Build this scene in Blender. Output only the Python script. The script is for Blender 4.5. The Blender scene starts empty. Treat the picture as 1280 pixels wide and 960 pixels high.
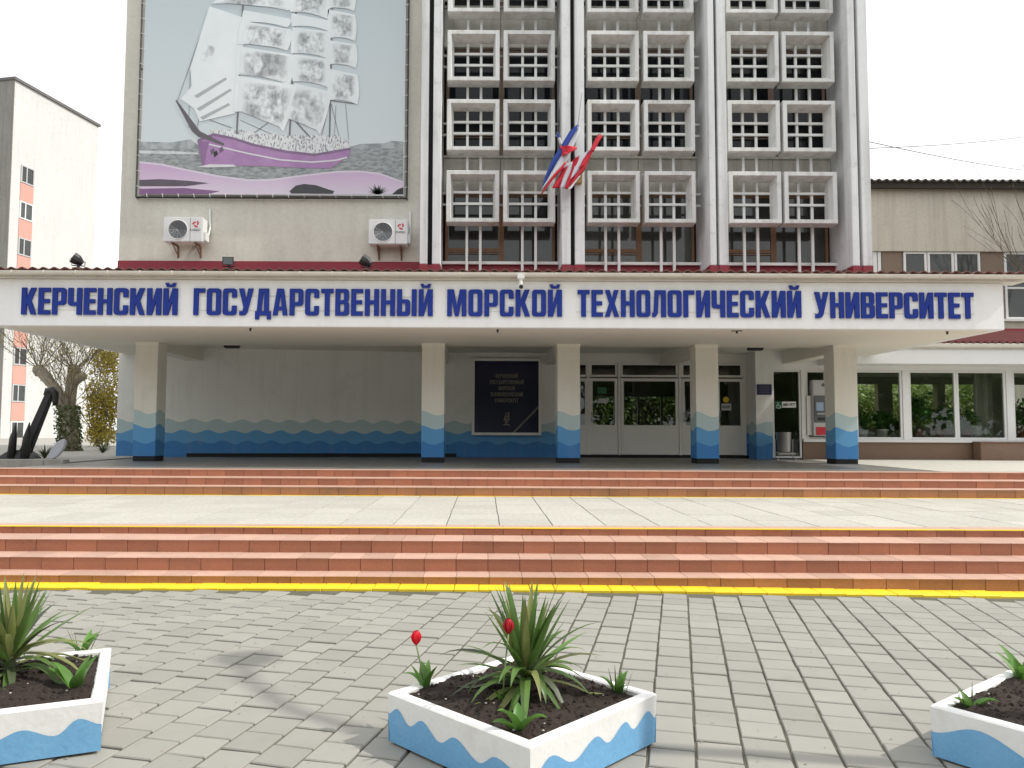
import bpy, bmesh, math, random
from mathutils import Vector, Matrix, noise as mnoise
R = math.radians
sc = bpy.context.scene
col = sc.collection

# ------------------------------------------------------------------ camera
F, PX, PY, PITCH, ROLL, CAMZ = 970.0, 605.0, 480.0, R(3.48), R(0.25), 1.65
cam = bpy.data.cameras.new('camera'); camo = bpy.data.objects.new('camera', cam); col.objects.link(camo)
cam.sensor_fit = 'HORIZONTAL'; cam.sensor_width = 36.0; cam.lens = F / 1280 * 36
cam.shift_x = (640 - PX) / 1280; cam.clip_start = 0.1; cam.clip_end = 3000
camo.matrix_world = Matrix.Translation((0, 0, CAMZ)) @ Matrix.Rotation(R(90) + PITCH, 4, 'X') @ Matrix.Rotation(ROLL, 4, 'Z')
sc.camera = camo
# ------------------------------------------------------------------ sky and sun
SUN = Vector((0.94, -0.13, 1.0)).normalized()
w = bpy.data.worlds.new('World'); sc.world = w; w.use_nodes = True
nt = w.node_tree; nt.nodes.clear()
wo = nt.nodes.new('ShaderNodeOutputWorld'); bg = nt.nodes.new('ShaderNodeBackground')
sky = nt.nodes.new('ShaderNodeTexSky'); sky.sky_type = 'NISHITA'; sky.sun_disc = False
sky.sun_elevation = math.asin(SUN.z); sky.sun_rotation = math.atan2(SUN.x, SUN.y)
sky.dust_density = 3.0; sky.air_density = 1.0
tc = nt.nodes.new('ShaderNodeTexCoord'); nz = nt.nodes.new('ShaderNodeTexNoise'); nz.inputs['Scale'].default_value = 2.2; nz.inputs['Detail'].default_value = 5
cr = nt.nodes.new('ShaderNodeValToRGB'); cr.color_ramp.elements[0].position = 0.25; cr.color_ramp.elements[0].color = (.72, .72, .72, 1); cr.color_ramp.elements[1].position = 0.6; cr.color_ramp.elements[1].color = (1, 1, 1, 1)
mx = nt.nodes.new('ShaderNodeMix'); mx.data_type = 'RGBA'; mx.inputs['B'].default_value = (9.0, 9.15, 9.3, 1)
nt.links.new(tc.outputs['Generated'], nz.inputs['Vector']); nt.links.new(nz.outputs['Fac'], cr.inputs['Fac'])
nt.links.new(cr.outputs['Color'], mx.inputs['Factor']); nt.links.new(sky.outputs['Color'], mx.inputs['A'])
nt.links.new(mx.outputs['Result'], bg.inputs['Color']); bg.inputs['Strength'].default_value = 0.14
nt.links.new(bg.outputs['Background'], wo.inputs['Surface'])
sl = bpy.data.lights.new('sun', 'SUN'); sl.energy = 3.1; sl.angle = R(0.8); sl.color = (1.0, .955, .88)
so = bpy.data.objects.new('sun', sl); col.objects.link(so); so.location = (30, -5, 40)
so.rotation_euler = SUN.to_track_quat('Z', 'Y').to_euler()
sc.view_settings.view_transform = 'Standard'; sc.view_settings.look = 'None'
sc.view_settings.exposure = 0.1; sc.view_settings.gamma = 1.0

# ------------------------------------------------------------------ helpers
def P(px, py, Y):
    """point seen at pixel (px,py) of the 1280x960 photo, on the plane at depth Y"""
    a, b = px - PX, py - PY
    c, s = math.cos(ROLL), math.sin(ROLL)
    a, b = a * c + b * s, -a * s + b * c
    u, v = a / F, -b / F
    dy = math.cos(PITCH) - v * math.sin(PITCH); dz = math.sin(PITCH) + v * math.cos(PITCH)
    return Vector((u * Y / dy, Y, CAMZ + dz * Y / dy))
def PXx(px, py, Y): return P(px, py, Y).x
def PZz(px, py, Y): return P(px, py, Y).z

class MB:
    def __init__(s): s.v = []; s.f = []
    def add(s, vs, fs):
        n = len(s.v); s.v += [tuple(x) for x in vs]; s.f += [tuple(i + n for i in f) for f in fs]; return s
    def box(s, x0, x1, y0, y1, z0, z1):
        return s.add([(x0, y0, z0), (x1, y0, z0), (x1, y1, z0), (x0, y1, z0), (x0, y0, z1), (x1, y0, z1), (x1, y1, z1), (x0, y1, z1)],
                     [(0, 3, 2, 1), (4, 5, 6, 7), (0, 1, 5, 4), (1, 2, 6, 5), (2, 3, 7, 6), (3, 0, 4, 7)])
    def poly(s, pts): return s.add(pts, [tuple(range(len(pts)))])
    def prism(s, pts, off):
        n = len(pts); off = Vector(off); a = [Vector(p) for p in pts]; b = [p + off for p in a]
        return s.add(a + b, [tuple(range(n))[::-1], tuple(range(n, 2 * n))] + [(i, (i + 1) % n, (i + 1) % n + n, i + n) for i in range(n)])
    def tube(s, path, rad, n=8, cap=True):
        path = [Vector(p) for p in path]
        if not isinstance(rad, (list, tuple)): rad = [rad] * len(path)
        vs, fs = [], []
        t0 = None
        for i, p in enumerate(path):
            t = (path[min(i + 1, len(path) - 1)] - path[max(i - 1, 0)]).normalized()
            if t0 is None:
                a = t.orthogonal().normalized()
            else:
                a = (a - t * a.dot(t))
                a = a.normalized() if a.length > 1e-6 else t.orthogonal().normalized()
            t0 = t; b = t.cross(a)
            for k in range(n):
                th = 2 * math.pi * k / n
                vs.append(p + (a * math.cos(th) + b * math.sin(th)) * rad[i])
        for i in range(len(path) - 1):
            for k in range(n):
                fs.append((i * n + k, i * n + (k + 1) % n, (i + 1) * n + (k + 1) % n, (i + 1) * n + k))
        if cap:
            fs.append(tuple(range(n))[::-1]); fs.append(tuple(range((len(path) - 1) * n, len(path) * n)))
        return s.add(vs, fs)
    def lathe(s, prof, c=(0, 0, 0), n=16):
        vs, fs = [], []
        for r, z in prof:
            for k in range(n):
                th = 2 * math.pi * k / n
                vs.append((c[0] + r * math.cos(th), c[1] + r * math.sin(th), c[2] + z))
        for i in range(len(prof) - 1):
            for k in range(n):
                fs.append((i * n + k, i * n + (k + 1) % n, (i + 1) * n + (k + 1) % n, (i + 1) * n + k))
        fs.append(tuple(range(n))[::-1]); fs.append(tuple(range((len(prof) - 1) * n, len(prof) * n)))
        return s.add(vs, fs)

ORI = {}
def tag(o, label=None, cat=None, group=None, kind=None):
    if label: o['label'] = label
    if cat: o['category'] = cat
    if group: o['group'] = group
    if kind: o['kind'] = kind
    return o
def thing(name, loc, label, cat, group=None, rot=0.0, local=False):
    o = bpy.data.objects.new(name, None); col.objects.link(o)
    o.empty_display_size = .2; o.location = loc; o.rotation_euler.z = rot
    ORI[o] = Vector((0, 0, 0)) if local else Vector(loc)
    return tag(o, label, cat, group)
def build(mb, name, mat, parent=None, smooth=False, bevel=0.0, seg=2, origin=None):
    vs = [Vector(v) for v in mb.v]
    if origin is None:
        xs = [v.x for v in vs]; ys = [v.y for v in vs]; zs = [v.z for v in vs]
        origin = Vector(((min(xs) + max(xs)) / 2, (min(ys) + max(ys)) / 2, min(zs)))
    origin = Vector(origin)
    me = bpy.data.meshes.new(name)
    me.from_pydata([v - origin for v in vs], [], mb.f)
    if bevel > 0:
        bm = bmesh.new(); bm.from_mesh(me)
        bmesh.ops.bevel(bm, geom=bm.edges[:], offset=bevel, segments=seg, affect='EDGES', clamp_overlap=True)
        bm.to_mesh(me); bm.free()
    if smooth:
        for p in me.polygons: p.use_smooth = True
    me.materials.append(mat)
    o = bpy.data.objects.new(name, me); col.objects.link(o)
    link(o, parent, origin)
    return o
def link(o, parent, origin):
    ORI[o] = Vector(origin)
    if parent is not None:
        o.parent = parent; o.location = ORI[o] - ORI[parent]
    else: o.location = origin
def inst(me, name, origin, parent=None, rot=(0, 0, 0), scale=(1, 1, 1)):
    o = bpy.data.objects.new(name, me); col.objects.link(o)
    link(o, parent, origin); o.rotation_euler = rot; o.scale = scale
    return o
def boxo(name, mat, parent, x0, x1, y0, y1, z0, z1, bevel=0.0):
    return build(MB().box(x0, x1, y0, y1, z0, z1), name, mat, parent, bevel=bevel)
def struct(mb, name, mat, **k): return tag(build(mb, name, mat, **k), kind='structure')

# ------------------------------------------------------------------ materials
def rgb(c): return (c[0], c[1], c[2], 1)
class NT:
    def __init__(s, name):
        s.m = bpy.data.materials.new(name); s.m.use_nodes = True; s.t = s.m.node_tree
        s.b = s.t.nodes['Principled BSDF']
    def n(s, kind, **k):
        x = s.t.nodes.new('ShaderNode' + kind)
        for a, v in k.items(): setattr(x, a, v)
        return x
    def l(s, a, b): s.t.links.new(a, b)
    def noise(s, scale, detail=4, vec=None, stretch=None, rough=.55):
        x = s.n('TexNoise'); x.inputs['Scale'].default_value = scale; x.inputs['Detail'].default_value = detail; x.inputs['Roughness'].default_value = rough
        if vec is None: vec = s.pos()
        if stretch:
            mp = s.n('Mapping'); mp.inputs['Scale'].default_value = stretch; s.l(vec, mp.inputs['Vector']); vec = mp.outputs['Vector']
        s.l(vec, x.inputs['Vector']); return x.outputs['Fac']
    def pos(s):
        g = s.n('NewGeometry'); return g.outputs['Position']
    def ramp(s, fac, a, b, ca=(0, 0, 0), cb=(1, 1, 1)):
        x = s.n('ValToRGB'); e = x.color_ramp.elements
        e[0].position = a; e[1].position = b; e[0].color = rgb(ca); e[1].color = rgb(cb); s.l(fac, x.inputs['Fac']); return x.outputs['Color']
    def mix(s, fac, a, b, mode='MIX'):
        x = s.n('Mix', data_type='RGBA', blend_type=mode)
        for v, k in ((fac, 'Factor'), (a, 'A'), (b, 'B')):
            if isinstance(v, (int, float)): x.inputs[k].default_value = v
            elif isinstance(v, tuple): x.inputs[k].default_value = rgb(v)
            else: s.l(v, x.inputs[k])
        return x.outputs['Result']
    def math(s, op, a, b=None):
        x = s.n('Math', operation=op)
        for i, v in enumerate((a, b)):
            if v is None: continue
            if isinstance(v, (int, float)): x.inputs[i].default_value = v
            else: s.l(v, x.inputs[i])
        return x.outputs[0]
    def bump(s, h, strength=.3, dist=.01):
        x = s.n('Bump'); x.inputs['Strength'].default_value = strength; x.inputs['Distance'].default_value = dist
        s.l(h, x.inputs['Height']); s.l(x.outputs['Normal'], s.b.inputs['Normal'])
    def fin(s, colr, rough=.7, spec=None, metal=0):
        if isinstance(colr, tuple): s.b.inputs['Base Color'].default_value = rgb(colr)
        else: s.l(colr, s.b.inputs['Base Color'])
        if isinstance(rough, (int, float)): s.b.inputs['Roughness'].default_value = rough
        else: s.l(rough, s.b.inputs['Roughness'])
        s.b.inputs['Metallic'].default_value = metal
        if spec is not None: s.b.inputs['Specular IOR Level'].default_value = spec
        return s.m
def sh(c, k): return tuple(x * k for x in c)
def pm(name, c, var=.15, scale=3.0, rough=.75, bump=.15, bscale=60, dist=.004, rnd=0.0, streak=0.0, dirt=None, dirtc=(.12, .11, .09), fine=.08, metal=0, spec=None):
    t = NT(name)
    base = t.mix(t.noise(scale, 5), sh(c, 1 - var), sh(c, 1 + var))
    f = t.noise(scale * 14, 3); base = t.mix(fine, base, t.ramp(f, .3, .7, (0, 0, 0), (1, 1, 1)), 'OVERLAY')
    if streak: base = t.mix(t.math('MULTIPLY', t.ramp(t.noise(1.0, 5, stretch=(4, 4, .25)), .45, .75), streak), base, dirtc)
    if dirt: base = t.mix(t.math('MULTIPLY', t.ramp(t.noise(2.7, 7, rough=.7), .55, .72), dirt), base, dirtc)
    if rnd:
        oi = t.n('ObjectInfo'); hs = t.n('HueSaturation'); t.l(base, hs.inputs['Color'])
        t.l(t.math('ADD', t.math('MULTIPLY', oi.outputs['Random'], 2 * rnd), 1 - rnd), hs.inputs['Value']); base = hs.outputs['Color']
    if bump: t.bump(t.noise(bscale, 4), bump, dist)
    return t.fin(base, rough, spec, metal)

M = {}
M['paver'] = pm('paver', (.295, .287, .255), .08, 2.5, .85, .3, 160, .003, rnd=.075, dirt=.3, dirtc=(.21, .2, .175), fine=0)
M['joint'] = pm('joint_sand', (.105, .10, .075), .35, 3, .95, .4, 120, .005, dirt=.6, dirtc=(.07, .085, .03))
M['yellow'] = pm('yellow_paint', (.80, .58, .015), .06, 4, .6, .2, 60, .004, dirt=.35, dirtc=(.5, .36, .03), rnd=.06)
M['terra'] = pm('terracotta', (.37, .150, .085), .14, 3, .65, .2, 70, .003, rnd=.13, dirt=.5, dirtc=(.23, .115, .075))
M['terra_o'] = pm('terracotta_orange', (.35, .155, .075), .14, 3, .65, .2, 70, .003, rnd=.15, dirt=.55, dirtc=(.2, .11, .065))
M['tread'] = pm('tread_tile', (.50, .315, .24), .14, 3, .65, .25, 70, .003, rnd=.12, dirt=.5, dirtc=(.36, .225, .165))
M['grout'] = pm('grout', (.16, .10, .08), .2, 6, .95)
M['slab'] = pm('landing_slab', (.46, .445, .39), .08, 1.3, .75, .2, 60, .003, rnd=.07, dirt=.4, dirtc=(.42, .39, .33), fine=.12)
M['slabj'] = pm('slab_joint', (.13, .12, .10), .2, 4, .95)
M['porch'] = pm('porch_floor', (.17, .165, .15), .25, 1.2, .42, .08, 30, .003, dirt=.35, dirtc=(.09, .085, .08))
M['conc'] = pm('concrete', (.36, .345, .31), .15, 1.6, .9, .3, 50, .006, streak=.4, dirt=.35)
M['plaster'] = pm('plaster', (.64, .62, .545), .10, .9, .9, .25, 40, .006, streak=.22, dirt=.3, dirtc=(.40, .36, .29))
M['fin'] = pm('fin_paint', (.745, .76, .76), .07, 2, .8, .3, 40, .006, streak=.55, dirt=.4, dirtc=(.33, .32, .30))
M['boxc'] = pm('screen_concrete', (.745, .755, .735), .08, 2, .85, .3, 40, .006, rnd=.06, streak=.5, dirt=.5, dirtc=(.34, .31, .26))
M['spandrel'] = pm('spandrel', (.56, .54, .48), .1, 2, .85, .2, 40, .005, streak=.5, dirt=.4, dirtc=(.2, .19, .17))
M['bar'] = pm('bar_paint', (.76, .765, .75), .06, 5, .6, .1, 40)
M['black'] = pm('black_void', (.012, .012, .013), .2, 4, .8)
M['redband'] = pm('red_band', (.24, .02, .035), .12, 3, .6, .15, 40)
M['white'] = pm('white_paint', (.80, .80, .79), .03, 2, .55, .1, 40, .003, dirt=.15, dirtc=(.55, .53, .48))
M['cream'] = pm('cream_soffit', (.82, .785, .70), .04, 1.2, .75, .1, 30, .003, dirt=.12, dirtc=(.5, .45, .36))
M['fascia'] = pm('fascia_paint', (.87, .87, .87), .04, 1.0, .6, .15, 30, .003, streak=.12, dirt=.12, dirtc=(.5, .46, .38))
M['gutter'] = pm('gutter_paint', (.74, .71, .64), .05, 3, .45, .05, 40, streak=.2, dirt=.25, dirtc=(.4, .35, .27))
M['rooftile'] = pm('roof_sheet', (.16, .07, .055), .25, 3, .75, .2, 50, .004, dirt=.6, dirtc=(.1, .09, .08))
M['rooftile_r'] = pm('roof_sheet_red', (.14, .045, .042), .2, 2, .8, .2, 50, .004, dirt=.7, dirtc=(.10, .07, .065), spec=.15)
M['roofgrey'] = pm('roof_sheet_grey', (.15, .14, .135), .25, 3, .85, .2, 50, .004)
M['letter'] = pm('letter_blue', (.018, .042, .28), .08, 3, .6, 0, spec=.2)
M['wood'] = pm('window_wood', (.22, .115, .055), .25, 5, .6, .2, 60, streak=.5, dirtc=(.1, .06, .04))
M['pvc'] = pm('pvc_white', (.76, .76, .75), .03, 3, .35, 0)
M['doorpvc'] = pm('door_grey', (.76, .75, .71), .03, 2, .45, 0)
M['brownp'] = pm('brown_plinth', (.20, .125, .085), .12, 2, .6, .15, 40, dirt=.3, dirtc=(.13, .09, .07))
M['brownpanel'] = pm('brown_panel', (.22, .16, .115), .1, 2, .7)
M['metal'] = pm('steel', (.42, .42, .42), .1, 6, .35, .05, 60, metal=.8)
M['darkmetal'] = pm('dark_metal', (.02, .02, .022), .2, 6, .45, .1, 60)
M['anchor'] = pm('anchor_black', (.022, .021, .022), .2, 6, .5, .25, 40, .006)
M['ac'] = pm('ac_white', (.72, .73, .72), .03, 3, .4, 0, streak=.08)
M['grille'] = pm('ac_grille', (.10, .115, .125), .15, 20, .5)
M['red'] = pm('red_print', (.55, .02, .035), .05, 4, .5, 0)
M['blackp'] = pm('black_print', (.02, .02, .02), .05, 4, .5, 0)
M['navy'] = pm('navy_board', (.008, .009, .045), .15, 2, .18, 0)
M['goldtxt'] = pm('board_text', (.16, .145, .12), .1, 8, .5, 0)
M['plaqueblue'] = pm('plaque_blue', (.018, .022, .10), .1, 4, .3, 0)
M['green'] = pm('sign_green', (.01, .13, .045), .05, 4, .4, 0)
M['yel'] = pm('sticker_yellow', (.75, .52, .02), .05, 4, .4, 0)
M['soil'] = pm('soil', (.028, .018, .013), .4, 9, .95, .9, 45, .02, dirt=.6, dirtc=(.022, .013, .009), fine=.3)
M['plantblue'] = pm('planter_blue', (.165, .40, .66), .14, 4, .65, .45, 22, .006, streak=.2, dirt=.5, dirtc=(.27, .48, .68))
M['plantwhite'] = pm('planter_white', (.80, .795, .78), .05, 3, .7, .45, 22, .006, streak=.12, dirt=.45, dirtc=(.58, .55, .49))
M['bark'] = pm('bark', (.29, .25, .195), .3, 6, .95, .7, 30, .03)
M['twig'] = pm('twig', (.15, .12, .085), .3, 6, .95, 0)
M['pink'] = pm('pink_panel', (.62, .33, .27), .06, 1, .85, .1, 20)
M['blockwall'] = pm('block_wall', (.62, .62, .60), .07, .3, .9, .2, 15, .01, streak=.2, dirt=.2, dirtc=(.4, .38, .33))
M['darkwood'] = pm('dark_wood', (.05, .04, .032), .3, 3, .9)
M['frontclad'] = pm('front_clad', (.28, .27, .245), .2, .5, .95, .3, 15, .01, streak=.4, dirt=.3)
M['stone'] = pm('pale_stone', (.52, .53, .58), .08, 5, .8, .2, 40)
M['earth'] = pm('earth', (.16, .135, .09), .3, .7, .95, .5, 20, .03, dirt=.6, dirtc=(.08, .10, .035))
M['asphalt'] = pm('asphalt', (.10, .098, .095), .2, .6, .95, .3, 80, .006)
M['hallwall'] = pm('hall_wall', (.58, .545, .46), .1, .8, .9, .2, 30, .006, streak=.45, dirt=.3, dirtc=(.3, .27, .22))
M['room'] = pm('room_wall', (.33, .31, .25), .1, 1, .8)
M['curtain'] = pm('curtain', (.40, .39, .34), .2, 5, .9)
M['pot'] = pm('pot', (.62, .60, .57), .06, 5, .6)
M['potbrown'] = pm('pot_brown', (.20, .07, .04), .1, 5, .6)
M['screen'] = pm('atm_screen', (.35, .45, .62), .05, 3, .3, 0)
M['atmgrey'] = pm('atm_grey', (.12, .125, .14), .1, 4, .4, 0)
M['atmwhite'] = pm('atm_white', (.5, .5, .5), .05, 4, .4, 0)
M['stalk'] = pm('tulip_stem', (.20, .27, .10), .15, 10, .6, 0)
def leafmat(name, c, c2, rough=.5, trans=.25, scale=7):
    t = NT(name)
    oi = t.n('ObjectInfo')
    base = t.mix(t.noise(scale, 3), c, c2)
    hs = t.n('HueSaturation'); t.l(base, hs.inputs['Color']); t.l(t.math('ADD', t.math('MULTIPLY', oi.outputs['Random'], .5), .75), hs.inputs['Value'])
    m = t.fin(hs.outputs['Color'], rough)
    tr = t.n('BsdfTranslucent'); t.l(hs.outputs['Color'], tr.inputs['Color'])
    ms = t.n('MixShader'); ms.inputs['Fac'].default_value = trans
    out = t.t.nodes['Material Output']
    t.l(t.b.outputs['BSDF'], ms.inputs[1]); t.l(tr.outputs['BSDF'], ms.inputs[2]); t.l(ms.outputs['Shader'], out.inputs['Surface'])
    return m
M['yucca'] = leafmat('yucca_leaf', (.085, .17, .035), (.17, .28, .075), .4, .25)
M['yucca2'] = leafmat('yucca_leaf_pale', (.20, .24, .07), (.30, .31, .12), .45, .25)
M['yuccadk'] = leafmat('yucca_leaf_dark', (.05, .075, .035), (.10, .12, .06), .45, .15)
M['tulipleaf'] = leafmat('tulip_leaf', (.08, .20, .03), (.15, .31, .06), .45, .3)
M['petal'] = leafmat('tulip_petal', (.62, .01, .03), (.75, .03, .05), .4, .3)
M['ivy'] = leafmat('ivy', (.05, .075, .02), (.12, .15, .045), .4, .15, 3)
M['yellowleaf'] = leafmat('yellow_leaf', (.36, .31, .05), (.60, .47, .07), .6, .3, 2)
M['greenleaf'] = leafmat('green_leaf', (.09, .16, .025), (.20, .29, .06), .5, .3, 1.5)
M['budleaf'] = leafmat('bud_leaf', (.22, .20, .05), (.32, .26, .07), .6, .3, 2)
M['yardleaf'] = leafmat('yard_leaf', (.19, .30, .045), (.32, .42, .09), .5, .35, 1.5)
M['houseplant'] = leafmat('house_plant', (.03, .11, .02), (.07, .20, .04), .4, .25, 4)
def glassmat(name, tint, ior=1.5, add=.03):
    t = NT(name); out = t.t.nodes['Material Output']
    tr = t.n('BsdfTransparent'); tr.inputs['Color'].default_value = rgb(tint)
    gl = t.n('BsdfGlossy'); gl.inputs['Roughness'].default_value = .015
    fr = t.n('Fresnel'); fr.inputs['IOR'].default_value = ior
    ms = t.n('MixShader'); t.l(t.math('ADD', fr.outputs['Fac'], add), ms.inputs['Fac'])
    t.l(tr.outputs['BSDF'], ms.inputs[1]); t.l(gl.outputs['BSDF'], ms.inputs[2]); t.l(ms.outputs['Shader'], out.inputs['Surface'])
    return t.m
M['glass'] = glassmat('clear_glass', (.86, .90, .87), 1.45, .0)
M['doorglass'] = glassmat('door_glass', (.62, .66, .62), 1.5, .01)
M['dglass'] = pm('unlit_room_glass', (.016, .018, .021), .4, 1.5, .06, 0, rnd=.6, spec=.25)  # opaque panes; the dark of the unlit rooms is put into the colour
M['dglass2'] = pm('dim_glass', (.05, .055, .05), .5, 2.0, .06, 0, rnd=.6, spec=.6)
def wavemat(name, base, z0, lam, amp, hs, objspace=False, phase=0.0):
    t = NT(name)
    if objspace:
        tcn = t.n('TexCoord'); vec = tcn.outputs['Object']
    else: vec = t.pos()
    sp = t.n('SeparateXYZ'); t.l(vec, sp.inputs[0])
    u = t.math('ADD', sp.outputs['X'], sp.outputs['Y'])
    c = t.mix(t.noise(1.5, 4), sh(base, .95), sh(base, 1.03))
    for i, (h, cc) in enumerate(zip(hs, ((.46, .58, .59), (.11, .34, .62), (.045, .21, .50)))):
        sn = t.math('SINE', t.math('ADD', t.math('MULTIPLY', u, 2 * math.pi / lam), phase + i * (.35 if objspace else 2.4)))
        lim = t.math('ADD', t.math('ADD', t.math('MULTIPLY', sn, amp), z0 + h - .03), t.math('MULTIPLY', t.noise(2.3 + i * .4, 1), .06))
        c = t.mix(t.math('LESS_THAN', sp.outputs['Z'], lim), c, cc)
    c = t.mix(t.math('MULTIPLY', t.ramp(t.noise(2.1, 7, rough=.72), .56, .74), .22), c, (.36, .34, .30))
    c = t.mix(t.math('MULTIPLY', t.ramp(t.noise(1.2, 5, stretch=(5, 5, .3)), .5, .8), .16), c, (.34, .32, .27))
    t.bump(t.noise(25, 4), .25, .004)
    return t.fin(c, .7)
ZF = 0.906
M['wavewall'] = wavemat('wave_wall', (.80, .80, .77), ZF, .74, .045, (1.0, .70, .41))
M['wavepillar'] = wavemat('wave_pillar', (.78, .755, .68), 0, .78, .055, (1.17, .83, .47), True, 5.9)

# ------------------------------------------------------------------ glyphs
GW = .19; S = GW
def fillet(c, n=4):
    out = []
    for i, p in enumerate(c):
        if len(p) == 2: out.append(p[:2]); continue
        a = Vector(c[i - 1][:2]); b = Vector(p[:2]); d = Vector(c[(i + 1) % len(c)][:2])
        r = min(p[2], (a - b).length * .5, (d - b).length * .5)
        s_, e_ = b + (a - b).normalized() * r, b + (d - b).normalized() * r
        for k in range(n + 1):
            q = k / n; out.append(tuple((1 - q) ** 2 * s_ + 2 * q * (1 - q) * b + q * q * e_))
    return out
r1, r2 = .13, .05
I_ = [(0, 1), (0, 0), (.2, 0), (.35, .56), (.35, 0), (.54, 0), (.54, 1), (.34, 1), (.19, .44), (.19, 1)]
GL = {
 'К': (.56, [[(0, 0), (S, 0), (S, .36), (.22, .42), (.36, 0), (.56, 0), (.37, .53), (.55, 1), (.35, 1), (S, .62), (S, 1), (0, 1)]]),
 'Е': (.45, [[(0, 0), (.45, 0), (.45, .155), (S, .155), (S, .43), (.42, .43), (.42, .58), (S, .58), (S, .845), (.45, .845), (.45, 1), (0, 1)]]),
 'Р': (.52, [[(0, 0), (S, 0), (S, .36), (.52, .36, r1), (.52, 1, r1), (0, 1)], [(S, .50), (.335, .50, r2), (.335, .86, r2), (S, .86)]]),
 'Ч': (.52, [[(0, 1), (0, .33, r1), (.33, .33), (.33, 0), (.52, 0), (.52, 1), (.33, 1), (.33, .47), (S, .47, r2), (S, 1)]]),
 'Н': (.54, [[(0, 0), (S, 0), (S, .43), (.35, .43), (.35, 0), (.54, 0), (.54, 1), (.35, 1), (.35, .58), (S, .58), (S, 1), (0, 1)]]),
 'С': (.53, [[(0, 0, r1), (.53, 0, r1), (.53, .36), (.345, .36), (.345, .14, r2), (S, .14, r2), (S, .86, r2), (.345, .86, r2), (.345, .66), (.53, .66), (.53, 1, r1), (0, 1, r1)]]),
 'И': (.54, [I_]),
 'Й': (.54, [I_, [(.06, 1.2), (.19, 1.2), (.22, 1.14), (.32, 1.14), (.35, 1.2), (.48, 1.2), (.42, 1.05, .04), (.12, 1.05, .04)]]),
 'Г': (.43, [[(0, 0), (S, 0), (S, .84), (.43, .84), (.43, 1), (0, 1)]]),
 'О': (.54, [[(0, 0, r1), (.54, 0, r1), (.54, 1, r1), (0, 1, r1)], [(S, .14, r2), (.35, .14, r2), (.35, .86, r2), (S, .86, r2)]]),
 'У': (.56, [[(0, 1), (.185, .3), (.15, .15), (.03, .15), (.03, 0), (.26, 0, .08), (.34, .12), (.56, 1), (.36, 1), (.28, .58), (.2, 1)]]),
 'Д': (.60, [[(0, -.15), (0, .15), (.06, .15), (.13, 1), (.52, 1), (.52, .15), (.6, .15), (.6, -.15), (.45, -.15), (.45, 0), (.15, 0), (.15, -.15)], [(.24, .15), (.335, .15), (.335, .84), (.30, .84)]]),
 'А': (.56, [[(0, 0), (.18, 0), (.205, .19), (.355, .19), (.38, 0), (.56, 0), (.41, 1), (.15, 1)], [(.225, .33), (.335, .33), (.28, .80)]]),
 'Т': (.47, [[(.14, 0), (.33, 0), (.33, .84), (.47, .84), (.47, 1), (0, 1), (0, .84), (.14, .84)]]),
 'В': (.53, [[(0, 0), (.53, 0, r1), (.53, .46, .08), (.47, .52), (.52, .58, .08), (.52, 1, r1), (0, 1)], [(S, .14), (.34, .14, r2), (.34, .44, r2), (S, .44)], [(S, .58), (.33, .58, r2), (.33, .86, r2), (S, .86)]]),
 'Ы': (.75, [[(0, 0), (.5, 0, r1), (.5, .62, r1), (S, .62), (S, 1), (0, 1)], [(S, .14), (.315, .14, r2), (.315, .48, r2), (S, .48)], [(.56, 0), (.75, 0), (.75, 1), (.56, 1)]]),
 'М': (.74, [[(0, 0), (.18, 0), (.18, .62), (.30, 0), (.44, 0), (.56, .62), (.56, 0), (.74, 0), (.74, 1), (.48, 1), (.37, .42), (.26, 1), (0, 1)]]),
 'Х': (.56, [[(0, 0), (.19, 0), (.28, .33), (.37, 0), (.56, 0), (.39, .5), (.55, 1), (.36, 1), (.28, .68), (.2, 1), (.01, 1), (.17, .5)]]),
 'Л': (.54, [[(0, 0), (.14, 0, .08), (.22, .14), (.26, .84), (.35, .84), (.35, 0), (.54, 0), (.54, 1), (.10, 1), (.05, .16), (0, .16)]]),
}
def curve_mesh(name, contours, thick):
    cu = bpy.data.curves.new(name, 'CURVE'); cu.dimensions = '2D'; cu.fill_mode = 'BOTH'; cu.extrude = thick / 2
    for c in contours:
        pts = fillet(c); sp = cu.splines.new('POLY'); sp.points.add(len(pts) - 1)
        for q, p in zip(sp.points, pts): q.co = (p[0], p[1], 0, 1)
        sp.use_cyclic_u = True
    o = bpy.data.objects.new(name, cu); col.objects.link(o)
    me = bpy.data.meshes.new_from_object(o.evaluated_get(bpy.context.evaluated_depsgraph_get()))
    bpy.data.objects.remove(o); bpy.data.curves.remove(cu)
    return me
def font_mesh(txt, size, thick):
    cu = bpy.data.curves.new('lettering', 'FONT'); cu.body = txt; cu.size = size; cu.extrude = thick / 2
    o = bpy.data.objects.new('lettering', cu); col.objects.link(o)
    me = bpy.data.meshes.new_from_object(o.evaluated_get(bpy.context.evaluated_depsgraph_get()))
    bpy.data.objects.remove(o); bpy.data.curves.remove(cu)
    return me
GM = {}
def glyph(ch):
    if ch not in GM:
        GM[ch] = curve_mesh('letter', GL[ch][1], .06); GM[ch].materials.append(M['letter'])
    return GM[ch]
def word_layout(word, gap=.075):
    x = 0; out = []
    for ch in word:
        out.append((ch, x)); x += GL[ch][0] + gap
    return out, x - gap

# ================================================================== GROUND AND STEPS
struct(MB().poly([(-900, -900, -.06), (900, -900, -.06), (900, 1500, -.06), (-900, 1500, -.06)]), 'ground', M['asphalt'])
# step geometry (measured)
LY = [8.20, 8.50, 8.88, 9.37]; LZ = [.135, .272, .41, .492]
UY = [13.93, 14.32, 14.80]; UZ = [.646, .777, .906]
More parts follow.
